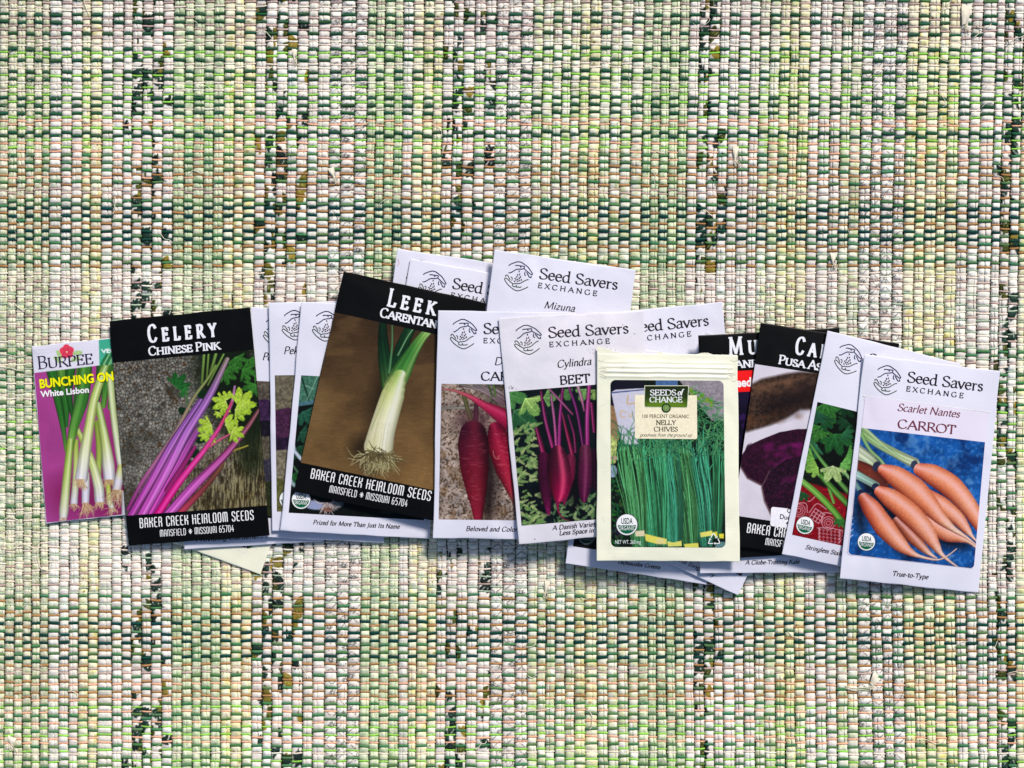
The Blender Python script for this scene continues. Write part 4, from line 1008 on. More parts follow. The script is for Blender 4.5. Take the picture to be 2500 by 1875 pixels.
LOW = {k: _g(v) for k, v in {
 'a': '.6|c .1,.52 .22,.65 .38,.65 .46,.5 .46,.1 .58,.02;c .46,.4 .24,.34 .08,.2 .13,.03 .3,.01 .46,.14', 'b': '.66|l .14,1.04 .14,.04;c .14,.52 .3,.66 .5,.58 .57,.34 .48,.08 .3,0 .14,.06',
 'c': '.55|c .46,.56 .34,.65 .2,.6 .08,.44 .08,.22 .2,.03 .36,0 .5,.1', 'd': '.68|c .5,.58 .36,.66 .16,.56 .07,.32 .14,.06 .3,0 .5,.12;l .52,1.06 .52,0|.5,1.04 .58,0',
 'e': '.57|l .1,.38 .49,.38;c .49,.38 .45,.58 .3,.66 .14,.57 .07,.34 .14,.1 .32,0 .51,.12', 'f': '.4|c .44,.98 .32,1.05 .2,.94 .18,.7 .18,0;l .04,.62 .36,.62|.18,0',
 'g': '.62|c .5,.6 .3,.66 .12,.56 .07,.34 .16,.06 .34,.02 .5,.2;c .52,.64 .5,.1 .44,-.2 .26,-.32 .06,-.22', 'h': '.68|l .15,0 .15,1.05;c .15,.46 .3,.64 .46,.62 .53,.46 .53,0|.15,0 .53,0', 
 'i': '.33|l .16,0 .16,.64;l .16,.86 .165,.93|.16,0 .12,.64', 'j': '.3|c .16,.64 .14,-.1 .02,-.3;l .16,.86 .165,.93', 'k': '.64|l .15,0 .15,1.05;l .5,.64 .16,.32;l .25,.4 .58,0|.15,0',
 'l': '.33|l .16,0 .16,1.06|.16,0 .13,1.04', 'm': '1.0|l .15,0 .15,.64;c .15,.46 .28,.64 .42,.62 .48,.46 .48,0;c .48,.46 .62,.64 .77,.62 .84,.46 .84,0|.15,0 .48,0 .84,0', 'n': '.68|l .15,0 .15,.64;c .15,.46 .3,.64 .46,.62 .53,.46 .53,0|.15,0 .53,0',
 'o': '.65|c .32,.66 .14,.56 .07,.33 .14,.1 .32,0 .5,.1 .57,.33 .5,.56 .32,.66', 'p': '.66|l .15,-.34 .15,.64;c .15,.52 .3,.66 .5,.58 .57,.34 .48,.08 .3,0 .15,.08|.15,-.34', 'r': '.47|l .15,0 .15,.64;c .15,.42 .26,.6 .43,.6|.15,0 .12,.63',
 's': '.48|c .4,.54 .3,.65 .15,.62 .1,.48 .22,.37 .38,.26 .4,.1 .26,0 .08,.1', 't': '.4|c .18,.82 .18,.2 .24,.02 .38,.06;l .04,.62 .36,.62', 'u': '.68|c .14,.64 .14,.2 .22,.02 .38,.04 .52,.2;l .52,.64 .52,0|.12,.64 .5,.64',
 'v': '.58|l .05,.64 .29,0;l .29,0 .53,.64|.05,.64 .53,.64', 'w': '.9|l .05,.64 .26,0;l .26,0 .45,.6;l .45,.6 .64,0;l .64,0 .85,.64', 'y': '.58|l .05,.64 .3,.02;c .54,.64 .3,0 .18,-.28 .02,-.3', 'z': '.55|l .08,.62 .47,.62;l .47,.62 .06,.02;l .06,.02 .48,.02',
 '-': '.38|l .06,.3 .32,.3', '.': '.26|l .12,.02 .13,.08',
}.items()}
ROMAN = {**CAPS, **LOW}
DECO = {k: _g(v) for k, v in {
 'A': '.56|l .06,0 .06,.84;l .06,.84 .14,1;l .14,1 .34,1;l .34,1 .42,.84;l .42,.84 .42,0;l .06,.42 .42,.42', 'B': '.56|l .06,0 .06,1;l .06,1 .32,1;l .32,1 .4,.9;l .4,.9 .4,.62;l .4,.62 .3,.52;l .06,.52 .3,.52;l .3,.52 .42,.42;l .42,.42 .42,.1;l .42,.1 .34,0;l .34,0 .06,0',
 'C': '.54|l .42,.74 .42,.9;l .42,.9 .34,1;l .34,1 .14,1;l .14,1 .06,.88;l .06,.88 .06,.12;l .06,.12 .14,0;l .14,0 .34,0;l .34,0 .42,.1;l .42,.1 .42,.26', 'D': '.56|l .06,0 .06,1;l .06,1 .32,1;l .32,1 .42,.86;l .42,.86 .42,.14;l .42,.14 .32,0;l .32,0 .06,0',
 'E': '.5|l .4,1 .14,1;l .14,1 .06,.88;l .06,.88 .06,.12;l .06,.12 .14,0;l .14,0 .4,0;l .06,.5 .34,.5', 'F': '.5|l .4,1 .14,1;l .14,1 .06,.88;l .06,.88 .06,0;l .06,.48 .34,.48', 'H': '.58|l .06,0 .06,1;l .44,0 .44,.62;l .44,.76 .44,1;l .06,.5 .44,.62',
 'I': '.2|l .08,0 .08,1', 'K': '.56|l .06,0 .06,1;l .42,1 .42,.66;l .42,.66 .1,.52;l .1,.52 .42,.4;l .42,.4 .42,0', 'L': '.48|l .06,1 .06,.12;l .06,.12 .14,0;l .14,0 .4,0', 'M': '.76|l .06,0 .06,.88;l .06,.88 .14,1;l .14,1 .54,1;l .54,1 .62,.88;l .62,.88 .62,0;l .34,1 .34,0',
 'N': '.56|l .06,0 .06,.88;l .06,.88 .14,1;l .14,1 .34,1;l .34,1 .42,.88;l .42,.88 .42,0', 'O': '.56|l .06,.12 .06,.88;l .06,.88 .14,1;l .14,1 .34,1;l .34,1 .42,.88;l .42,.88 .42,.12;l .42,.12 .34,0;l .34,0 .14,0;l .14,0 .06,.12',
 'R': '.56|l .06,0 .06,.88;l .06,.88 .14,1;l .14,1 .34,1;l .34,1 .42,.88;l .42,.88 .42,.6;l .42,.6 .34,.5;l .34,.5 .06,.5;l .34,.5 .42,.36;l .42,.36 .42,0', 'S': '.54|l .42,.78 .42,.9;l .42,.9 .34,1;l .34,1 .14,1;l .14,1 .06,.88;l .06,.88 .06,.66;l .06,.66 .42,.38;l .42,.38 .42,.12;l .42,.12 .34,0;l .34,0 .14,0;l .14,0 .06,.1;l .06,.1 .06,.22',
 'U': '.56|l .06,1 .06,.12;l .06,.12 .14,0;l .14,0 .34,0;l .34,0 .42,.12;l .42,.12 .42,1', '6': '.54|l .38,1 .18,1;l .18,1 .06,.7;l .06,.7 .06,.12;l .06,.12 .14,0;l .14,0 .34,0;l .34,0 .42,.12;l .42,.12 .42,.46;l .42,.46 .34,.56;l .34,.56 .06,.56', '5': '.54|l .42,1 .08,1;l .08,1 .06,.56;l .06,.56 .32,.6;l .32,.6 .42,.48;l .42,.48 .42,.12;l .42,.12 .34,0;l .34,0 .08,0',
 '7': '.5|l .04,1 .42,1;l .42,1 .16,0', '0': '.56|l .06,.12 .06,.88;l .06,.88 .14,1;l .14,1 .34,1;l .34,1 .42,.88;l .42,.88 .42,.12;l .42,.12 .34,0;l .34,0 .14,0;l .14,0 .06,.12', '4': '.56|l .32,1 .04,.28;l .04,.28 .48,.28;l .34,.6 .34,0',
 '*': '.8|l .38,.1 .38,.9;l .02,.5 .74,.5;l .14,.24 .62,.76;l .14,.76 .62,.24', ' ': '.3||',
}.items()}

def letters(string, font, p0, p1, cap, thick=.13, thin=.045, track=0.0, shear=0.0, serif=.0, small=None, pen=radians(18), slab=.05):
    """stroke quads (in photograph pixels) of a line of lettering running from p0 to p1 on its baseline"""
    x = 0; items = []
    for ch in string:
        k = 1.0; g = font.get(ch)
        if small and ch.islower(): g = font.get(ch.upper()); k = small
        if g is None: g = font[' ']
        adv, st, se = g
        kx = k if small is None else (k * .5 + .5 if k < 1 else 1)
        for kind, P in st:
            if kind == 'c':
                Q = catmull(P, 5 * len(P))
            else:
                Q = catmull(P, max(2, int(np.linalg.norm(P[1] - P[0]) * cap / 5) + 2)) if len(P) == 2 else P
            items.append((Q * np.array([kx, k]) + np.array([x, 0]), k, None))
        if serif:
            for sx, sy in se:
                items.append((np.array([[sx * kx + x - serif, sy * k], [sx * kx + x + serif, sy * k]]), k, slab))
        x += adv * kx + track
    x -= track
    p0 = np.array(p0, float); p1 = np.array(p1, float)
    d = p1 - p0; Lp = np.linalg.norm(d); d /= Lp
    upv = np.array([d[1], -d[0]])
    sx = Lp / x
    V = []; Q4 = []; off = 0; lay = []
    for i, (P, k, sl) in enumerate(items):
        W = P * np.array([sx, cap]); W[:, 0] += shear * W[:, 1]
        T = np.gradient(W, axis=0); T /= np.linalg.norm(T, axis=1)[:, None] + 1e-9
        if sl is not None: w = np.full(len(W), sl * cap * (1 if serif > .12 else .8))
        else:
            a = np.arctan2(T[:, 1], T[:, 0])
            w = (thin + (thick - thin) * np.abs(np.sin(a - pen)) ** 1.3) * cap / 2
        Nn = np.stack([-T[:, 1], T[:, 0]], -1)
        e = T * (w[:, None] * .35)
        W = W.copy(); W[0] -= e[0]; W[-1] += e[-1]
        A = W + Nn * w[:, None]; B = W - Nn * w[:, None]
        n = len(W)
        pts = np.concatenate([A, B])
        V.append(p0 + pts[:, :1] * d + pts[:, 1:] * upv)
        q = np.stack([np.arange(n - 1), np.arange(n - 1) + n, np.arange(1, n) + n, np.arange(1, n)], -1)
        Q4.append(q + off); off += 2 * n
        lay.append(np.full(2 * n, i % 9))
    return np.concatenate(V), np.concatenate(Q4), np.concatenate(lay)

_sans = {}
def sans(string, p0, p1, cap, bold=0.0, shear=0.0):
    cu = bpy.data.curves.new('tmp', 'FONT'); cu.body = string; cu.offset = bold; cu.shear = shear
    cu.resolution_u = 3
    o = bpy.data.objects.new('tmp', cu)
    me = o.to_mesh(); me.calc_loop_triangles()
    v = np.array([q.co[:2] for q in me.vertices]); t = np.array([q.vertices[:] for q in me.loop_triangles])
    o.to_mesh_clear(); bpy.data.objects.remove(o); bpy.data.curves.remove(cu)
    if 'H' not in _sans:
        _sans['H'] = 0.0
        c2 = bpy.data.curves.new('tmp', 'FONT'); c2.body = 'H'; o2 = bpy.data.objects.new('tmp', c2); m2 = o2.to_mesh()
        _sans['H'] = max(q.co[1] for q in m2.vertices); o2.to_mesh_clear(); bpy.data.objects.remove(o2); bpy.data.curves.remove(c2)
    p0 = np.array(p0, float); p1 = np.array(p1, float); d = p1 - p0; L = np.linalg.norm(d); d /= L
    upv = np.array([d[1], -d[0]])
    w = (v[:, :1] - v[:, 0].min()) / np.ptp(v[:, 0]) * L
    h = v[:, 1:] / _sans['H'] * cap
    return p0 + w * d + h * upv, t

# ------------------------------------------------------------------ packets
HS = 5.0
HMAP = np.zeros((int(1900 / HS), int(2520 / HS)))
class Packet:
    def __init__(s, name, label, group, quad, mat, puff=1.4, wr=.22, nu=56, nv=88, ridge=None, seed=0, cat='seed packet', edge=.9):
        s.rng = np.random.default_rng(seed + 100)
        s.q = np.array(quad, float)               # TL TR BR BL
        s.puff, s.ridge = puff * .001, ridge
        s.wf = (fbm(60, 40, 15, 3, s.rng) - .5) * wr * .001 * 3.4
        for _ in range(9):                         # a few soft dents, running in from the edges
            e = s.rng.random(); side = s.rng.integers(0, 4)
            x0, y0 = ((0, e), (1, e), (e, 0), (e, 1))[side]
            a = s.rng.uniform(0, pi); yy, xx = np.mgrid[0:60, 0:40]; xx = xx / 39 - x0; yy = (yy / 59 - y0) * 1.6
            dd = np.abs(xx * sin(a) - yy * cos(a)); ll = np.hypot(xx, yy)
            s.wf += s.rng.choice([-1, 1]) * wr * .0021 * np.exp(-(dd / .05) ** 2 - (ll / .22) ** 2)
        s.ex = (up2(s.rng.random((10, 10)), 60, 40) - .5) * 2 * edge
        s.ey = (up2(s.rng.random((10, 10)), 60, 40) - .5) * 2 * edge
        # rest it on whatever lies below
        uu, vv = np.meshgrid(np.linspace(0, 1, 40), np.linspace(0, 1, 60))
        P = s.pp(uu, vv)
        iy = np.clip((P[..., 1] / HS).astype(int), 0, HMAP.shape[0] - 1); ix = np.clip((P[..., 0] / HS).astype(int), 0, HMAP.shape[1] - 1)
        H = HMAP[iy, ix]
        A = np.stack([np.ones(uu.size), uu.ravel(), vv.ravel(), (uu ** 2).ravel(), (uu * vv).ravel(), (vv ** 2).ravel()], -1)
        reg = np.diag([0, .5, .5, 60, 30, 60.])
        tgt = H.ravel().copy(); M = np.linalg.inv(A.T @ A + reg) @ A.T
        for _ in range(60):
            z = A @ (M @ tgt); tgt = np.maximum(H.ravel(), z)
        s.co = M @ tgt; z = A @ s.co
        s.co[0] += np.max(H.ravel() - z) + .0003
        top = s.z(uu, vv)
        for _k in range(3):
            np.maximum.at(HMAP, (iy, ix), top + .00025)
        # fill gaps of the scatter
        g = HMAP
        c = P.mean((0, 1)); s.c = c
        zc = float(s.z(np.array(.5), np.array(.5)))
        X, Yc = xy(c[0], c[1], 0)
        s.root = empty(name, label, cat, group)
        s.loc = (float(X), float(Yc), 0.0)
        s.root.location = s.loc
        s.body(nu, nv, mat)
    def pp(s, u, v):
        q = s.q; u = np.asarray(u)[..., None]; v = np.asarray(v)[..., None]
        return (q[0] * (1 - u) + q[1] * u) * (1 - v) + (q[3] * (1 - u) + q[2] * u) * v
    def inv(s, P):
        P = np.asarray(P, float); uv = np.full(P.shape, .5); q = s.q
        for _ in range(6):
            u, v = uv[..., 0], uv[..., 1]
            r = s.pp(u, v) - P
            du = (q[1] - q[0]) * (1 - v[..., None]) + (q[2] - q[3]) * v[..., None]
            dv = (q[3] - q[0]) * (1 - u[..., None]) + (q[2] - q[1]) * u[..., None]
            det = du[..., 0] * dv[..., 1] - du[..., 1] * dv[..., 0]
            uv[..., 0] -= (r[..., 0] * dv[..., 1] - r[..., 1] * dv[..., 0]) / det
            uv[..., 1] -= (du[..., 0] * r[..., 1] - du[..., 1] * r[..., 0]) / det
        return uv[..., 0], uv[..., 1]
    def fld(s, f, u, v):
        x = np.clip(u, 0, 1) * 38.99; y = np.clip(v, 0, 1) * 58.99; x0 = x.astype(int); y0 = y.astype(int); fx = x - x0; fy = y - y0
        fx = fx * fx * (3 - 2 * fx); fy = fy * fy * (3 - 2 * fy)
        return (f[y0, x0] * (1 - fx) + f[y0, x0 + 1] * fx) * (1 - fy) + (f[y0 + 1, x0] * (1 - fx) + f[y0 + 1, x0 + 1] * fx) * fy
    def base(s, u, v):
        c = s.co; return c[0] + c[1] * u + c[2] * v + c[3] * u * u + c[4] * u * v + c[5] * v * v
    def z(s, u, v):
        u = np.clip(np.asarray(u, float), 0, 1); v = np.clip(np.asarray(v, float), 0, 1)
        t = .00034 + s.puff * (1 - np.abs(2 * u - 1) ** 2.6) * (1 - np.abs(2 * v - 1) ** 4)
        t = t + (s.fld(s.wf, u, v) * np.clip(8 * np.minimum(np.minimum(u, 1 - u), np.minimum(v, 1 - v)) + .25, 0, 1))
        t = np.maximum(t, .0003)
        if s.ridge: t = t + s.ridge(u, v)
        return s.base(u, v) + t
    def pos(s, P, off=0.0):
        """a photograph-pixel point on the packet's face -> a point in the scene, lifted by off"""
        u, v = s.inv(P); z = s.z(u, v) + off
        X, Yw = xy(P[..., 0], P[..., 1], z)
        return np.stack([X - s.loc[0], Yw - s.loc[1], z], -1)
    def body(s, nu, nv, mat):
        u1 = np.concatenate([[0, .005], np.linspace(.015, .985, nu - 4), [.995, 1]]); v1 = np.concatenate([[0, .003], np.linspace(.01, .99, nv - 4), [.997, 1]])
        uu, vv = np.meshgrid(u1, v1); P = s.pp(uu, vv)
        P[..., 0] += s.fld(s.ex, uu, vv); P[..., 1] += s.fld(s.ey, uu, vv)
        zf = s.z(uu, vv); zb = s.base(uu, vv)
        edge = (uu == 0) | (uu == 1) | (vv == 0) | (vv == 1)
        zf2 = np.where(edge, (zf + zb) / 2 + .00012, zf)
        Xf, Yf = xy(P[..., 0], P[..., 1], zf2); Xb, Yb = xy(P[..., 0], P[..., 1], zb)
        F = np.stack([Xf - s.loc[0], Yf - s.loc[1], zf2], -1).reshape(-1, 3)
        B = np.stack([Xb - s.loc[0], Yb - s.loc[1], zb], -1).reshape(-1, 3)
        n = nu * nv
        g = grid_quads(nu, nv); gb = grid_quads(nu, nv, n)[:, ::-1]
        ids = np.arange(n).reshape(nv, nu)
        loop = np.concatenate([ids[0, :], ids[1:, -1], ids[-1, -2::-1], ids[-2:0:-1, 0]])
        nx = np.roll(loop, -1)
        side = np.stack([loop, nx, nx + n, loop + n], -1)
        s.envelope = mesh_np('envelope', np.concatenate([F, B]), np.concatenate([g, gb, side]), mat=mat, parent=s.root)
    # ---- printed parts
    def picture(s, quad, canvas, name='picture', round_=0, off=.00006, step=1.25, parent=None):
        q = np.array(quad, float)
        w = np.linalg.norm(q[1] - q[0]); h = np.linalg.norm(q[3] - q[0])
        nu, nv = int(w / step) + 2, int(h / step) + 2
        a, b = np.meshgrid(np.linspace(0, w, nu), np.linspace(0, h, nv))
        if round_:
            rs = (round_,) * 4 if np.ndim(round_) == 0 else round_
            for (cx, cy, sx, sy), r in zip(((0, 0, 1, 1), (w, 0, -1, 1), (w, h, -1, -1), (0, h, 1, -1)), rs):
                if not r: continue
                ox, oy = cx + sx * r, cy + sy * r
                m = ((a - ox) * sx < 0) & ((b - oy) * sy < 0)
                d = np.hypot(a - ox, b - oy) + 1e-9; md = np.maximum(np.abs(a - ox), np.abs(b - oy)); k = np.where(m, md / d, 1)
                a = ox + (a - ox) * k; b = oy + (b - oy) * k
        u = (a / w)[..., None]; v = (b / h)[..., None]
        P = (q[0] * (1 - u) + q[1] * u) * (1 - v) + (q[3] * (1 - u) + q[2] * u) * v
        col = alb(np.clip(canvas.at(P[..., 0], P[..., 1]), 0, 250), .8, 1.14) if canvas is not None else None
        V = s.pos(P, off)
        return V.reshape(-1, 3), grid_quads(nu, nv), None if col is None else col.reshape(-1, 3)
    def add_picture(s, quad, canvas, name='picture', round_=0, off=.00006, step=1.25, parent=None, mat=None):
        V, Q, C = s.picture(quad, canvas, name, round_, off, step)
        return mesh_np(name, V, Q, mat=mat or M_PRINT, parent=parent or s.root, cols=C)
    def sheet(s, name, quad, c, round_=0, off=.00008, parent=None, step=4, mat=None):
        V, Q, C = s.picture(quad, None, name, round_, off, step)
        return mesh_np(name, V, Q, mat=mat or ink(c), parent=parent or s.root)
    def uvquad(s, u0, v0, u1, v1): return [s.pp(a, b) for a, b in ((u0, v0), (u1, v0), (u1, v1), (u0, v1))]
    def text(s, name, string, p0, p1, cap, c, font=ROMAN, off=.00013, parent=None, **k):
        V, Q, lay = letters(string, font, p0, p1, cap, **k)
        W = s.pos(V, off); W[:, 2] += lay * 4e-6
        return mesh_np(name, W, Q, mat=ink(c), parent=parent or s.root, smooth=False)
    def sans(s, name, string, p0, p1, cap, c, bold=0.0, off=.00013, parent=None, **k):
        V, t = sans(string, p0, p1, cap, bold, **k)
        return mesh_np(name, s.pos(V, off), None, t, mat=ink(c), parent=parent or s.root, smooth=False)
    def lines(s, name, polys, w, c, off=.0001, parent=None):
        V = []; Q = []; o = 0
        for i, (P, closed) in enumerate(polys):
            P = np.asarray(P, float); W = catmull(P, max(6, len(P) * 5))
            T = np.gradient(W, axis=0); T /= np.linalg.norm(T, axis=1)[:, None] + 1e-9
            Nn = np.stack([-T[:, 1], T[:, 0]], -1) * w / 2
            n = len(W); A = s.pos(np.concatenate([W + Nn, W - Nn]), off + (i % 9) * 4e-6)
            V.append(A); Q.append(np.stack([np.arange(n - 1), np.arange(n - 1) + n, np.arange(1, n) + n, np.arange(1, n)], -1) + o); o += 2 * n
        return mesh_np(name, np.concatenate(V), np.concatenate(Q)[:, ::-1], mat=ink(c), parent=parent or s.root, smooth=False)
    def blobs(s, name, els, c, off=.0001, parent=None):
        V = []; Q = []; o = 0; t = np.linspace(0, 2 * pi, 13)[:-1]
        tri = []
        for x, y, rx, ry, a in els:
            P = np.stack([x + rx * np.cos(t) * cos(a) - ry * np.sin(t) * sin(a), y + rx * np.cos(t) * sin(a) + ry * np.sin(t) * cos(a)], -1)
            V.append(s.pos(P, off)); tri += [(o, o + k + 1, o + k) for k in range(1, 11)]; o += 12
        return mesh_np(name, np.concatenate(V), None, np.array(tri), mat=ink(c), parent=parent or s.root, smooth=False)
    def seal(s, cx, cy, r, ang=0.0, dark=False):
        nr, na = 16, 64
        rr = np.concatenate([np.linspace(0, .9, 12), [.93, .95, 1.0, 1.04]]) * r
        aa = np.arange(na) * 2 * pi / na
        R, A = np.meshgrid(rr, aa, indexing='ij')
        lx, ly = R * np.cos(A), R * np.sin(A)
        P = np.stack([cx + lx * cos(ang) - ly * sin(ang), cy + lx * sin(ang) + ly * cos(ang)], -1)
        W = np.array((230, 232, 240.)); G = np.array((0, 92, 62.)); D = np.array((24, 44, 40.))
        if dark: W = np.array((30, 36, 36.)); G = np.array((14, 48, 30.)); D = np.array((96, 110, 110.))
        col = np.where((ly > r * .06)[..., None], G, W) * np.ones(P.shape[:2] + (3,))
        col = np.where(((R > .86 * r) & (R <= .96 * r))[..., None], W if not dark else D, col)
        col = np.where((R > .96 * r)[..., None], D, col)
        i = np.arange(nr - 1)[:, None] * na; j = np.arange(na)[None, :]
        q = np.stack([i + j, i + (j + 1) % na, i + na + (j + 1) % na, i + na + j], -1).reshape(-1, 4)
        so = mesh_np('organic_seal', s.pos(P, .00012).reshape(-1, 3), q, mat=M_PRINT, parent=s.root, cols=alb(col).reshape(-1, 3))
        e = np.array((cos(ang), sin(ang))); n = np.array((-sin(ang), cos(ang))); c0 = np.array((cx, cy))
        s.sans('seal_lettering', 'USDA', c0 - e * r * .52 - n * r * .08, c0 + e * r * .54 - n * r * .08, r * .54, (0, 60, 42) if not dark else (60, 70, 70), bold=.015, off=.00018, parent=so)
        s.sans('seal_lettering', 'ORGANIC', c0 - e * r * .78 + n * r * .52, c0 + e * r * .78 + n * r * .52, r * .38, (236, 240, 240) if not dark else (130, 140, 138), bold=.0, off=.00018, parent=so)
        return so

HAND_TOP = [[(22, 28), (27, 23), (40, 16), (46, 15), (52, 16), (65, 23), (71, 28), (80, 39), (79, 41.5), (75, 40.5), (68, 36), (62, 32), (58, 29.5)],
            [(37.5, 26), (40, 24.5), (48, 24.3), (58, 24.2), (59.5, 26), (58, 29.5), (54, 31.8), (47, 32.8), (40, 35), (33, 41), (28, 44.5), (23.5, 45.5)],
            [(49.5, 25), (50.5, 27), (52, 28.3)], [(62.8, 36), (62, 41), (63, 45), (65.5, 46)], [(66, 38), (70, 43), (73, 47.5), (76, 49.3), (78.6, 48), (77.4, 44.5)]]
HAND_LOW = [[(18.5, 56), (17.8, 53), (20, 51.2), (23.5, 53), (27, 58), (30, 62.5)], [(30, 55), (32.5, 55.2), (34.4, 58), (33.6, 63.5)],
            [(37.5, 70.5), (30, 66), (21, 59.5), (17.5, 59.5), (16.2, 61.5), (19, 66.5), (26, 74), (35, 80.5), (44, 85), (50, 85.8), (56, 84), (65, 79), (71, 75), (74, 72.5)],
            [(73, 55.2), (69, 56), (63, 60), (56, 65.5), (50, 68.2), (42, 69), (38, 71), (36.8, 74), (39, 76.6), (46, 76.8), (55, 76.5), (58.5, 74.5)], [(44.5, 72.5), (46.5, 74.5), (46.5, 76.5)]]
SEEDS = [(48.3, 38, .3), (46, 47, .2), (50.3, 45.5, -.3), (53, 51, .3), (44.6, 52, .4), (50.6, 54.5, .7), (41, 56.3, -.7), (47, 58, 1.4), (56, 58, .3), (43.2, 60, .3), (52, 60.5, -.7), (40.2, 63.7, .9), (47.5, 62.6, -.9)]
INK_TXT = (28, 20, 30); INK_NAVY = (16, 34, 72); INK_OLIVE = (48, 66, 46)

def seed_savers(p, brand=True):
    """the white packet's heading: hands-and-seeds mark, two lines of name, in the packet's own 337 x 550 frame"""
    def T(x, y): return p.pp(np.asarray(x) / 337.0, np.asarray(y) / 550.0)
    def mark(x, y): return T((np.asarray(x) - 16.0) + 31.5, (np.asarray(y) - 15.0) + 20.5)
    def conv(pl): a = np.array(pl, float); return mark(a[:, 0], a[:, 1])
    p.lines('logo_upper_hand', [(conv(l), False) for l in HAND_TOP], 2.3, INK_NAVY)
    p.lines('logo_lower_hand', [(conv(l), False) for l in HAND_LOW], 2.1, INK_OLIVE)
    rot = math.atan2(*(p.q[1] - p.q[0])[::-1])
    p.blobs('logo_seeds', [(*mark(x, y), 1.35, 2.6, -a + rot) for x, y, a in SEEDS], (46, 26, 40))
    if brand:
        p.text('brand_lettering', 'Seed Savers', T(111.5, 54), T(299.5, 54), 25.5, INK_TXT, thick=.165, thin=.075, serif=.09)
        p.text('brand_lettering', 'EXCHANGE', T(112, 76.5), T(254, 76.5), 11.8, INK_TXT, thick=.2, thin=.11, serif=.12, track=.42)

def italic(p, name, s, p0, p1, cap, c=INK_TXT, **k):
    kw = dict(thick=.2 if cap < 13 else .165, thin=.1 if cap < 13 else .07, shear=.22, serif=.0); kw.update(k)
    return p.text(name, s, p0, p1, cap, c, **kw)
def baker_title(p, s, p0, p1, cap, small=.74, **k):
    return p.text('title_lettering', s, p0, p1, cap, (222, 224, 238), small=small, thick=k.pop('thick', .165), thin=k.pop('thin', .11), serif=.15, slab=.05, **k)
def baker_foot(p, s, p0, p1, cap, **k):
    return p.text('footer_lettering', s, p0, p1, cap, (232, 234, 242), font=DECO, thick=.115 if cap > 20 else .1, thin=.085, **k)
# ------------------------------------------------------------------ the packets, from the bottom of the pile upwards
def FP(F, x, y): return np.array((F[0] + x / F[2], F[1] + y / F[2]))
GW, GB = 'white heirloom seed packets', 'black seed packets'
def baker_picture(p, cv): return p.add_picture(p.uvquad(.002, .186, .998, .867), cv)

# cream pouch, mostly hidden under the left pile
def build_hidden_pouch():
    p = Packet('seed_packet', 'cream seed pouch tucked under the left pile, only a corner with a recycling mark showing', None,
               [(485, 812), (809, 930), (635.6, 1402), (311.7, 1284)], M_CREAM, puff=.6, seed=1)
    c = Canvas(440, 880, 680, 1370, (30, 96, 36), seed=31); c.a *= (.4 + 1.1 * c.noise(30, 3))[..., None]
    c.poly([(612, 1300), (640, 1300), (625, 1372), (600, 1372)], (40, 120, 40), tex=.3); c.poly([(520, 1310), (606, 1310), (608, 1362), (540, 1345)], (14, 34, 14), tex=.4)
    p.add_picture([p.pp(.12, .12), p.pp(.88, .12), p.pp(.88, .905), p.pp(.12, .905)], c, round_=14)
    o = FP((420, 1270, 7.373), 0, 0)
    def q(x, y): return (420 + x / 7.373, 1270 + y / 7.373)
    p.lines('recycling_mark', [([q(1205, 470), q(1165, 505), q(1250, 550)], 0), ([q(1270, 575), q(1330, 580), q(1350, 560), q(1330, 480)], 0), ([q(1215, 440), q(1270, 405), q(1330, 445)], 0)], 2.0, (226, 226, 216))
build_hidden_pouch()

def build_providing():
    p = Packet('seed_packet', 'white seed packet under the black celery packet, only its bottom strip of slanted caption showing', GW,
               [(420, 795), (757, 776), (790, 1322), (450.5, 1340.5)], M_PAPER, seed=2)
    seed_savers(p, False)
    p.sheet('picture', p.uvquad(.036, .32, .964, .916), (60, 70, 50))
    italic(p, 'caption_lettering', 'Providing Gardeners with Vitamins', (477, 1323), (757, 1307.6), 10.2)
build_providing()

STONE = [(0, (104, 98, 80), 'stone'), (.27, (66, 34, 62), 'leaf'), (.5, (40, 26, 48), 'leaf'), (.56, (120, 112, 94), 'stone'), (.74, (92, 92, 52), 'stone'), (.93, (120, 104, 66), 'stone')]
def build_pe():
    p = Packet('seed_packet', 'white seed packet reading only Pe, directly right of the black celery packet', GW,
               [(613, 750), (951, 768), (937, 1325), (600, 1309)], M_PAPER, seed=3)
    seed_savers(p, False)
    q = p.uvquad(.036, .32, .964, .916)
    cv = art_leaves(600, 920, 960, 1275, [(0, (88, 80, 70), 'stone'), (.15, (56, 34, 66), 'leaf'), (.34, (24, 20, 30), 'leaf'), (.4, (84, 78, 66), 'stone'), (.55, (58, 56, 70), 'stone'), (.72, (44, 50, 30), 'leaf'), (.95, (20, 22, 16), 'stone')], 41)
    p.add_picture(q, cv, step=2)
    italic(p, 'variety_lettering', 'Pe', (640, 878.6), (661, 880), 18)
build_pe()
def build_pek():
    p = Packet('seed_packet', 'white seed packet reading Pek, a strip of purple leaf and stone showing', GW,
               [(656, 738), (993, 733), (1001, 1291), (664.6, 1296)], M_PAPER, seed=4, wr=.3)
    seed_savers(p, False)
    cv = art_leaves(660, 905, 1010, 1260, STONE, 42)
    p.add_picture(p.uvquad(.036, .32, .964, .916), cv, step=2)
    italic(p, 'variety_lettering', 'Pek', (692.2, 864), (727, 864), 17.5)
    p.seal(704, 1219, 22)
build_pek()
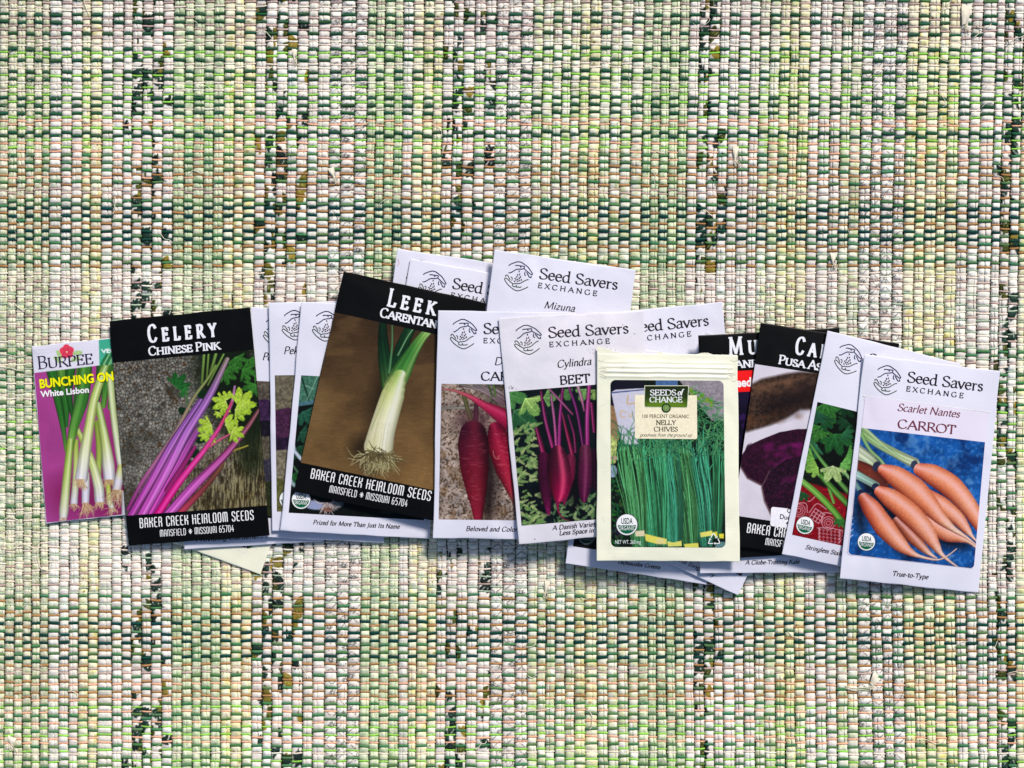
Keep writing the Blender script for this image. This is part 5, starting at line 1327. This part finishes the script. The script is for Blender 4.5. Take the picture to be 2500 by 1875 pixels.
def build_prized():
    p = Packet('seed_packet', 'white seed packet half under the leek packet, teal leaf and garlic in its picture', GW,
               [(736.5, 736.6), (1080, 752), (1049, 1316), (684.6, 1295.6)], M_PAPER, seed=5, wr=.34)
    seed_savers(p, False)
    c = Canvas(690, 905, 1080, 1290, (12, 18, 16), seed=43)
    c.a *= (.6 + .8 * c.noise(20))[..., None]
    c.poly([(720, 905), (800, 905), (780, 985), (730, 985)], (66, 112, 92), tex=.4)
    c.stroke([(738, 925), (752, 970), (757, 985)], [2, 1.5, 1], (14, 40, 30), dark=0); c.stroke([(775, 920), (750, 975)], [1.2, .8], (120, 160, 140), dark=0); c.stroke([(745, 940), (765, 950)], 1, (130, 170, 150), dark=0)
    c.poly([(728, 982), (775, 976), (772, 986), (728, 992)], (70, 110, 120), tex=.2)
    c.leaf(745, 1015, 26, 1, (30, 76, 58)); c.leaf(742, 1060, 22, .5, (26, 64, 46)); c.leaf(735, 1100, 26, 1.2, (22, 56, 36)); c.leaf(712, 1170, 24, 1, (26, 76, 36))
    c.stroke([(716, 1080), (722, 1105), (740, 1125), (760, 1140)], [3, 4, 5, 6], (170, 196, 206)); c.stroke([(718, 1100), (735, 1120), (750, 1130)], [4, 5, 6], (196, 210, 224))
    c.stroke([(706, 1165), (714, 1180), (730, 1192), (745, 1196)], [5, 5, 5, 4], (150, 176, 176)); c.stroke([(712, 1130), (725, 1150), (740, 1160)], [2, 3, 3], (70, 110, 80))
    c.ell(765, 1233, 26, 11, (150, 160, 196), ang=.15, soft=4); c.ell(815, 1236, 26, 9, (130, 134, 140), ang=-.3, soft=5, a=.7)
    c.roots(800, 1228, 26, 34, .8, (130, 110, 106), (220, 210, 210), r=1.5, w=9); c.ell(800, 1244, 12, 5, (120, 84, 70), tex=.4)
    c.ell(945, 1250, 18, 5, (80, 64, 60), soft=4, a=.6)
    p.add_picture(p.uvquad(.044, .32, .955, .92), c)
    italic(p, 'caption_lettering', 'Prized for More Than Just Its Name', (763.8, 1279.9), (975, 1290.9), 10.6, track=.05)
    p.seal(735.2, 1219.7, 23, .06)
build_prized()

def build_onion():
    p = Packet('seed_packet', 'magenta seed packet of white bunching onions at the left end', None,
               [(77.4, 845.7), (391, 813), (426, 1244), (112.4, 1278)], M_PAPER, puff=1.0, wr=.3, seed=6)
    cv = art_onion()
    p.add_picture(p.uvquad(.004, .003, .996, .996), cv)
    a = lambda x, y: FP((80, 820, 6.048), x, y)
    p.text('brand_lettering', 'Burpee', a(78, 490), a(900, 408), 30, (38, 32, 60), small=.8, thick=.15, thin=.045, serif=.11)
    p.sans('flash_lettering', 'VEGETABLE', FP(F1, 468, 338), FP(F1, 700, 318), 9.4, (236, 246, 240), bold=.03)
    p.sans('title_lettering', 'BUNCHING ONIONS', np.array(a(108, 775)) + (.9, 1.2), a(1560, 618) + np.array((.9, 1.2)), 20.5, (60, 56, 10), bold=.035, off=.00011)
    p.sans('title_lettering', 'BUNCHING ONIONS', a(108, 772), a(1560, 615), 20.5, (252, 226, 10), bold=.035, off=.00016)
    p.sans('variety_lettering', 'White Lisbon', np.array(FP(F1, 117, 593)) + (.8, 1), FP(F1, 397, 565) + np.array((.8, 1)), 14.2, (70, 40, 60), bold=.03, off=.00011)
    p.sans('variety_lettering', 'White Lisbon', FP(F1, 117, 592), FP(F1, 397, 564), 14.2, (244, 240, 246), bold=.03, off=.00016)
build_onion()

def build_celery():
    p = Packet('seed_packet', 'black seed packet of pink Chinese celery stalks lying over the magenta onion packet', GB,
               [(266.5, 784), (611, 750), (659, 1308), (313.7, 1332)], M_BLACK, puff=1.2, wr=.14, seed=7)
    baker_picture(p, art_celery())
    a = lambda x, y: FP((350, 780, 6.048), x, y)
    baker_title(p, 'Celery', a(82, 334), a(1075, 244), 41, track=.62)
    baker_title(p, 'Chinese Pink', a(82, 530), a(1138, 436), 20.5, small=.8, thick=.21, thin=.11)
    b = lambda x, y: FP((330, 1230, 4.097), x, y)
    baker_foot(p, 'BAKER CREEK HEIRLOOM SEEDS', b(48, 240), b(1192, 157), 22.5, track=.1)
    baker_foot(p, 'MANSFIELD * MISSOURI 65704', b(250, 328), b(992, 276), 15.6, track=.08)
build_celery()

def build_back(quad, seed, label):
    p = Packet('seed_packet', label, GW, quad, M_PAPER, seed=seed, puff=1.0)
    seed_savers(p)
    p.sheet('picture', p.uvquad(.036, .32, .964, .916), (50, 60, 44))
    return p
pb = build_back([(969.8, 607), (1303, 657), (1225, 1198), (897, 1149)], 8, 'rearmost white seed packet, its left corner peeking out above the leek packet')
u, v = pb.inv(np.array((972.5, 641.0)))
pb.blobs('smudge', [(972.5, 636, 1.6, 4, .1), (974, 643, 1.3, 3.6, .2), (971.5, 648, 1, 2.6, 0)], (206, 176, 186))
build_back([(1001.7, 631.4), (1333.7, 690), (1243, 1227), (911, 1168)], 9, 'white seed packet between the rearmost packet and the leek packet, hand logo partly hidden')

def build_leek():
    p = Packet('seed_packet', 'black seed packet of one white leek on brown, tilted clockwise', GB,
               [(838.9, 662.3), (1187.8, 739.9), (1066.5, 1272.5), (717.6, 1200.7)], M_BLACK, puff=1.2, wr=.16, seed=10)
    baker_picture(p, art_leek())
    f = lambda x, y: FP(F2, x, y)
    baker_title(p, 'Leek', f(733, 352), f(980, 402), 41, track=.5)
    baker_title(p, 'Carentan', f(695, 410), f(990, 471), 22, small=.8, thick=.21, thin=.11)
    baker_foot(p, 'BAKER CREEK HEIRLOOM SEEDS', f(335, 1248), f(960, 1367), 23, track=.1)
    baker_foot(p, 'MANSFIELD * MISSOURI 65704', f(432, 1322), f(838, 1398), 16.5, track=.08)
build_leek()

def build_mizuna():
    p = Packet('seed_packet', 'white mizuna seed packet, topmost in the photo, plain heading only', GW,
               [(1208, 610), (1552.8, 659.5), (1477, 1200), (1137, 1153)], M_PAPER, seed=11, wr=.3)
    seed_savers(p)
    p.sheet('picture', p.uvquad(.036, .32, .964, .916), (40, 70, 36))
    italic(p, 'variety_lettering', 'Mizuna', (1327.7, 751.7), (1402.8, 761), 16.5)
build_mizuna()

def build_edsavers():
    p = Packet('seed_packet', 'white seed packet sticking out right of the beet packet, end of its heading showing', GW,
               [(1428, 769), (1763.5, 737), (1815, 1282), (1479, 1313)], M_PAPER, seed=12)
    seed_savers(p)
    p.sheet('picture', p.uvquad(.036, .32, .964, .916), (40, 50, 36))
build_edsavers()

def build_technicolor():
    p = Packet('seed_packet', 'white seed packet under the beet and chives packets, a Technicolor Greens caption at its bottom', GW,
               [(1460, 837), (1799, 887), (1725, 1427), (1380, 1376)], M_PAPER, seed=13)
    seed_savers(p)
    p.sheet('picture', p.uvquad(.036, .32, .964, .918), (12, 14, 14))
    italic(p, 'caption_lettering', 'Technicolor Greens', (1505.8, 1376), (1611, 1389.8), 9.5, track=.04)
    p.seal(1432, 1309, 20, .15, dark=True)
build_technicolor()

def build_adsin():
    p = Packet('seed_packet', 'white seed packet turned askew under the chives packet, its lower corner pointing down', GW,
               [(1724, 809), (2029, 951), (1802, 1454), (1496.6, 1311.6)], M_PAPER, seed=14)
    seed_savers(p)
    p.sheet('picture', p.uvquad(.036, .32, .964, .916), (16, 16, 18))
    italic(p, 'caption_lettering', 'Steadfast and Singularly', (1587.5, 1339), (1743, 1408.8), 9.8)
build_adsin()

def build_dragon():
    p = Packet('seed_packet', 'white seed packet of two dark purple carrots, left of the beet packet', GW,
               [(1069, 757.8), (1406, 764), (1400, 1318), (1057.4, 1314)], M_PAPER, seed=15, wr=.3)
    seed_savers(p)
    p.add_picture([(1077.8, 936.9), (1393, 940), (1388, 1272), (1070.9, 1268)], art_dragon())
    italic(p, 'variety_lettering', 'Dragon', (1206.5, 890.6), (1282, 891.6), 18.3)
    p.text('crop_lettering', 'CARROT', (1174.3, 928.4), (1310, 930), 20.5, INK_TXT, thick=.2, thin=.08, serif=.12)
    italic(p, 'caption_lettering', 'Beloved and Colorful Carrot', (1137.3, 1295.8), (1330, 1299), 11, track=.05)
build_dragon()

def build_beet():
    p = Packet('seed_packet', 'soiled white seed packet of cylindrical red beets with leafy stems', GW,
               [(1217, 777), (1571, 758), (1608, 1297), (1265.8, 1329.8)], M_PAPER_DIRTY, seed=16, wr=.42, puff=1.8, edge=1.6)
    seed_savers(p)
    p.add_picture([FP(F3, 527, 612), FP(F3, 527, 612) + np.array((318, -26)), FP(F3, 605, 1460) + np.array((318, -27)), FP(F3, 605, 1460)], art_beet())
    italic(p, 'variety_lettering', 'Cylindra', (1360.3, 897.5), (1444, 890), 17.5)
    p.text('crop_lettering', 'BEET', (1367.3, 938.8), (1441.4, 933.2), 20.5, INK_TXT, thick=.21, thin=.09, serif=.12)
    italic(p, 'caption_lettering', 'A Danish Variety that', (1348.8, 1294.2), (1488, 1281.4), 10.8, track=.04)
    italic(p, 'caption_lettering', 'Less Space in the', (1365.4, 1306.8), (1474, 1297.4), 10.8, track=.04)
    r = np.random.default_rng(5)
    p.blobs('dirt_speck', [(1465 + r.normal(0, 14), 862 + r.normal(0, 7), r.uniform(.4, 1.1), r.uniform(.4, .9), r.uniform(0, 3)) for _ in range(46)]
            + [(1250 + r.normal(0, 5), 946 + r.normal(0, 3), r.uniform(.5, 1.5), r.uniform(.4, 1), r.uniform(0, 3)) for _ in range(20)]
            + [(1432, 840, 2.6, 1, .4), (1438, 836, 1.6, .8, -.6), (1549, 815, 2.2, .8, .1), (1306, 1316, 1.6, 1.4, 0)], (96, 84, 78))
build_beet()

def build_kale():
    p = Packet('seed_packet', 'white kale seed packet under the black packets, a Globe-Trotting caption along its bottom', GW,
               [(1711, 853), (2048, 850), (2050, 1397.5), (1709.5, 1400)], M_PAPER, seed=17)
    seed_savers(p, False)
    p.sheet('picture', p.uvquad(.036, .32, .964, .916), (18, 22, 20))
    italic(p, 'caption_lettering', 'A Globe-Trotting Kale', (1819.8, 1378.2), (1951.7, 1376.2), 10, track=.04)
build_kale()

def build_mustard():
    p = Packet('seed_packet', 'black seed packet reading MU with a red sale strip, wedged behind the cream chives packet', GB,
               [(1704, 819), (2048, 800), (2078, 1346), (1734, 1366)], M_BLACK, puff=1.0, wr=.14, seed=18)
    c = Canvas(1700, 880, 2085, 1310, (22, 14, 40), seed=51); c.a *= (.5 + .9 * c.noise(26))[..., None]
    c.mix((64, 30, 104), np.clip((c.noise(18) - .62) * 4, 0, .6))
    baker_picture(p, c)
    baker_title(p, 'Mustard', (1781, 866), (2022, 852.6), 41, track=.5)
    baker_title(p, 'Taganee Red', (1738, 901), (1927, 891), 20.5, small=.8, thick=.21, thin=.11)
    p.sheet('sale_strip', [(1750, 908), (1900, 901), (1902, 952), (1753, 960)], (226, 18, 20), off=.00012)
    p.sans('strip_lettering', 'Seed', (1787, 945.4), (1834.6, 942.6), 21, (250, 236, 236), bold=.03, off=.00018)
build_mustard()

def build_pusa():
    p = Packet('seed_packet', 'black seed packet of dark purple carrot slices on white, partly under the celery-leaf packet', GB,
               [(1857, 788), (2196, 839), (2120, 1380), (1780, 1330)], M_BLACK, puff=1.1, wr=.14, seed=19)
    baker_picture(p, art_pusa())
    baker_title(p, 'Carrot', (1941.3, 863.2), (2106, 887.9), 41, track=.55)
    baker_title(p, 'Pusa Asita', (1900, 887.5), (2046, 911.4), 21, small=.76, thick=.21, thin=.11)
    baker_foot(p, 'BAKER CREEK HEIRLOOM SEEDS', (1823, 1299.4), (2106, 1338.5), 22.5, track=.1)
    baker_foot(p, 'MANSFIELD * MISSOURI 65704', (1867.8, 1329.8), (2058, 1356), 16, track=.08)
    st = p.sheet('paper_sticker', [(1882.8, 1237), (2010, 1251), (2006, 1299), (1880, 1284)], (226, 224, 238), round_=6, off=.00022)
    p.sans('sticker_lettering', 'Organic', (1921, 1251.4), (1970, 1256.5), 10.6, (30, 28, 34), bold=.012, off=.0003, parent=st)
    p.sans('sticker_lettering', 'Due', (1903.6, 1266.6), (1928.5, 1269.4), 11.4, (30, 28, 34), bold=.012, off=.0003, parent=st)
    p.sans('sticker_lettering', '4', (1918, 1282.2), (1925, 1283), 11, (30, 28, 34), bold=.012, off=.0003, parent=st)
build_pusa()

def build_chives():
    def ridge(u, v):
        w = np.clip((np.minimum(u, 1 - u) - .02) * 14, 0, 1)
        z = 0
        for v0, a, sg in ((.062, .55, .0075), (.085, .85, .008), (.108, .5, .007), (.04, .22, .007)):
            z = z + a * .001 * np.exp(-((v - v0) / sg) ** 2)
        return z * w
    p = Packet('seed_packet', 'cream resealable seed pouch of green chives bundled with yellow bands, torn open at top', None,
               [(1458, 862.5), (1800.5, 867.4), (1805.7, 1371), (1456.3, 1369)], M_CREAM, puff=1.5, wr=.3, nu=90, nv=240, ridge=ridge, seed=20)
    # torn strip above the perforation
    xs = np.linspace(1458, 1800.5, 120); rg = np.random.default_rng(8)
    base = 862.5 + (xs - 1458) / 342.5 * 4.9 + .3
    topy = base - .8 - np.abs(rg.normal(0, .35, 120))
    topy -= np.interp(xs, [1458, 1466, 1480, 1500, 1520], [18, 14, 11, 3, 0]) + np.interp(xs, [1596, 1604, 1610, 1618, 1624], [0, 2.5, 5, 3.5, 0]) + np.interp(xs, [1700, 1712, 1728, 1736, 1742], [0, 4, 4.5, 2, 0])
    P = np.stack([np.concatenate([xs, xs]), np.concatenate([topy, base])], -1)
    V = p.pos(P, -.00012); n = 120
    q = np.stack([np.arange(n - 1) + n, np.arange(1, n) + n, np.arange(1, n), np.arange(n - 1)], -1)
    mesh_np('torn_edge', V, q, mat=M_CREAM, parent=p.root)
    f = lambda x, y: FP(F4, x, y)
    p.add_picture([f(277, 270), f(971, 275), f(984, 1300), f(281, 1295)], art_chives(), round_=13)
    tag = p.sheet('label_panel', [(1550, 964), (1701.5, 965), (1702.3, 1072), (1550, 1070.7)], (232, 221, 192), round_=(0, 0, 4, 4), off=.00012)
    rim = p.sheet('name_plate', [(1573.4, 941), (1682, 941), (1679, 996), (1572.6, 994.6)], (206, 210, 180), off=.00017, parent=tag)
    c = Canvas(1570, 938, 1690, 1000, (30, 46, 16), seed=61); c.vgrad((28, 40, 18), (52, 78, 18)); c.ell(1626, 992, 56, 20, (110, 146, 34), soft=26, a=.8)
    V, Q, C = p.picture([(1575, 942.6), (1680.5, 942.6), (1677.4, 994.6), (1574, 993)], c, round_=(0, 0, 3, 3), off=.00022, step=2)
    mesh_np('name_plate', V, Q, mat=M_PRINT, parent=tag, cols=C)
    L = (226, 230, 232)
    p.text('brand_lettering', 'SEEDS', (1587, 965), (1651, 965), 13.2, L, thick=.2, thin=.09, serif=.13, off=.00028, parent=tag)
    italic(p, 'brand_lettering', 'of', (1653.8, 965), (1666, 965), 14, L, thick=.2, thin=.09, off=.00028, parent=tag)
    p.text('brand_lettering', 'CHANGE', (1586, 981.8), (1666, 981.8), 12.6, L, thick=.2, thin=.09, serif=.13, off=.00028, parent=tag)
    em = p.blobs('emblem', [(1626.5, 996, 11.6, 11.6, 0)], (26, 52, 28), off=.00031, parent=tag)
    t = np.linspace(0, 2 * pi, 13)
    p.lines('emblem', [(np.stack([1626.5 + 4.2 * np.cos(t + k * pi / 3) * 1 + 3.4 * cos(k * pi / 3), 996 + 4.2 * np.sin(t + k * pi / 3) + 3.4 * sin(k * pi / 3)], -1), 1) for k in range(6)], .9, (140, 176, 96), off=.00034, parent=tag)
    D = (62, 54, 36)
    p.sans('claim_lettering', '100 PERCENT ORGANIC', (1568.4, 1020.2), (1682, 1020.8), 8.6, (70, 50, 34), off=.0002, parent=tag)
    p.text('title_lettering', 'NELLY', (1601.8, 1037), (1650, 1037), 11, D, thick=.19, thin=.08, serif=.12, off=.0002, parent=tag)
    p.text('title_lettering', 'CHIVES', (1596.5, 1053), (1655.3, 1053), 10.7, D, thick=.19, thin=.08, serif=.12, off=.0002, parent=tag)
    italic(p, 'motto_lettering', 'goodness from the ground up', (1562, 1065.4), (1689, 1065.8), 7.6, (60, 46, 40), thick=.13, thin=.07, shear=.45, off=.0002, parent=tag)
    p.seal(1530.5, 1281, 26)
    p.sans('weight_lettering', 'NET WT. 260 mg', (1502, 1327.5), (1564.4, 1327.7), 9, (216, 224, 220))
    R = lambda x, y: (1660 + x / 10.58, 1290 + y / 10.58)
    p.lines('recycling_mark', [([R(800, 240), R(850, 150), R(880, 140), R(935, 225)], 0), ([R(980, 260), R(1022, 360), R(1000, 388), R(900, 388)], 0), ([R(860, 390), R(755, 390), R(738, 370), R(785, 270)], 0)], 2.1, (240, 244, 240), off=.00014)
    p.lines('recycling_mark', [([R(910, 240), R(950, 242), R(965, 205)], 0), ([R(915, 362), R(885, 390), R(918, 412)], 0), ([R(755, 278), R(782, 262), R(805, 290)], 0)], 1.5, (240, 244, 240), off=.00019)
    r = np.random.default_rng(15)
    p.lines('crease_mark', [([(1456 + x0, y0), (1462 + x0 + r.uniform(0, 6), y0 + r.normal(0, 3)), (1468 + x0 + r.uniform(0, 10), y0 + r.normal(0, 4))], 0) for x0, y0 in
                       [(4, 880), (6, 900), (5, 912), (10, 906), (8, 918), (316, 905), (322, 910), (326, 918), (318, 924), (330, 930), (328, 880)]], .5, (140, 140, 118), off=.0001)
build_chives()

def build_stringless():
    p = Packet('seed_packet', 'white seed packet of green celery leaves on red bandana cloth, under the orange carrot packet', GW,
               [(2020.8, 806.5), (2346, 888), (2235, 1419), (1908.3, 1352.6)], M_PAPER, seed=21, wr=.26, puff=2.2)
    seed_savers(p)
    p.add_picture([FP(F5, 738, 517), FP(F5, 738, 517) + np.array((307, 76)), FP(F5, 593, 1275) + np.array((304, 66)), FP(F5, 593, 1275)], art_stringless())
    italic(p, 'caption_lettering', 'Stringless Stalks', (1966, 1340), (2062, 1358.4), 10.4, track=.04)
    p.seal(1965.4, 1282.5, 21.5, .2)
build_stringless()

def build_scarlet():
    p = Packet('seed_packet', 'white seed packet of orange carrots on blue, rightmost and uppermost', GW,
               [(2109.6, 865), (2441.4, 906.6), (2388, 1447.5), (2049.5, 1412)], M_PAPER, seed=22, wr=.22, puff=2.0)
    seed_savers(p)
    st = p.sheet('paper_sticker', [(2112.8, 965.6), (2414.5, 1007), (2379, 1388.5), (2068.6, 1354)], (230, 227, 240), round_=7, off=.0002, step=3, mat=mat_plain('sticker_paper', (216, 209, 224), rough=.35, spec=.3, noise=.02))
    e = [FP((2000, 780, 2.646), x, y) for x, y in ((292, 520), (298, 500), (318, 495), (700, 546), (1075, 594), (1092, 600), (1097, 612))]
    p.lines('sticker_edge_highlight', [(e, False)], 1.3, (248, 246, 252), off=.00026)  # highlight along the sticker's raised rim, painted as a thin light line
    q = [FP(F5, 990, 665), FP(F5, 1694, 747), FP(F5, 1630, 1467), FP(F5, 914, 1386)]
    p.add_picture(q, art_carrot(), round_=(0, 0, 9, 9), off=.00027, parent=st)
    M = (104, 44, 62)
    italic(p, 'variety_lettering', 'Scarlet Nantes', (2190, 1002.2), (2342, 1019.4), 17.6, M, off=.0003, parent=st)
    p.text('crop_lettering', 'CARROT', (2190.9, 1044.6), (2332.6, 1060), 21, M, thick=.2, thin=.08, serif=.12, off=.0003, parent=st)
    italic(p, 'caption_lettering', 'True-to-Type', (2178, 1405), (2265.5, 1414.2), 11.4, track=.05)
    so = p.seal(2115, 1322.8, 21.5, .1)
    for o in [so] + list(so.children): 
        n = len(o.data.vertices); a = np.zeros(n * 3, dtype=np.float32); o.data.vertices.foreach_get('co', a); a[2::3] += .00025; o.data.vertices.foreach_set('co', a)
build_scarlet()
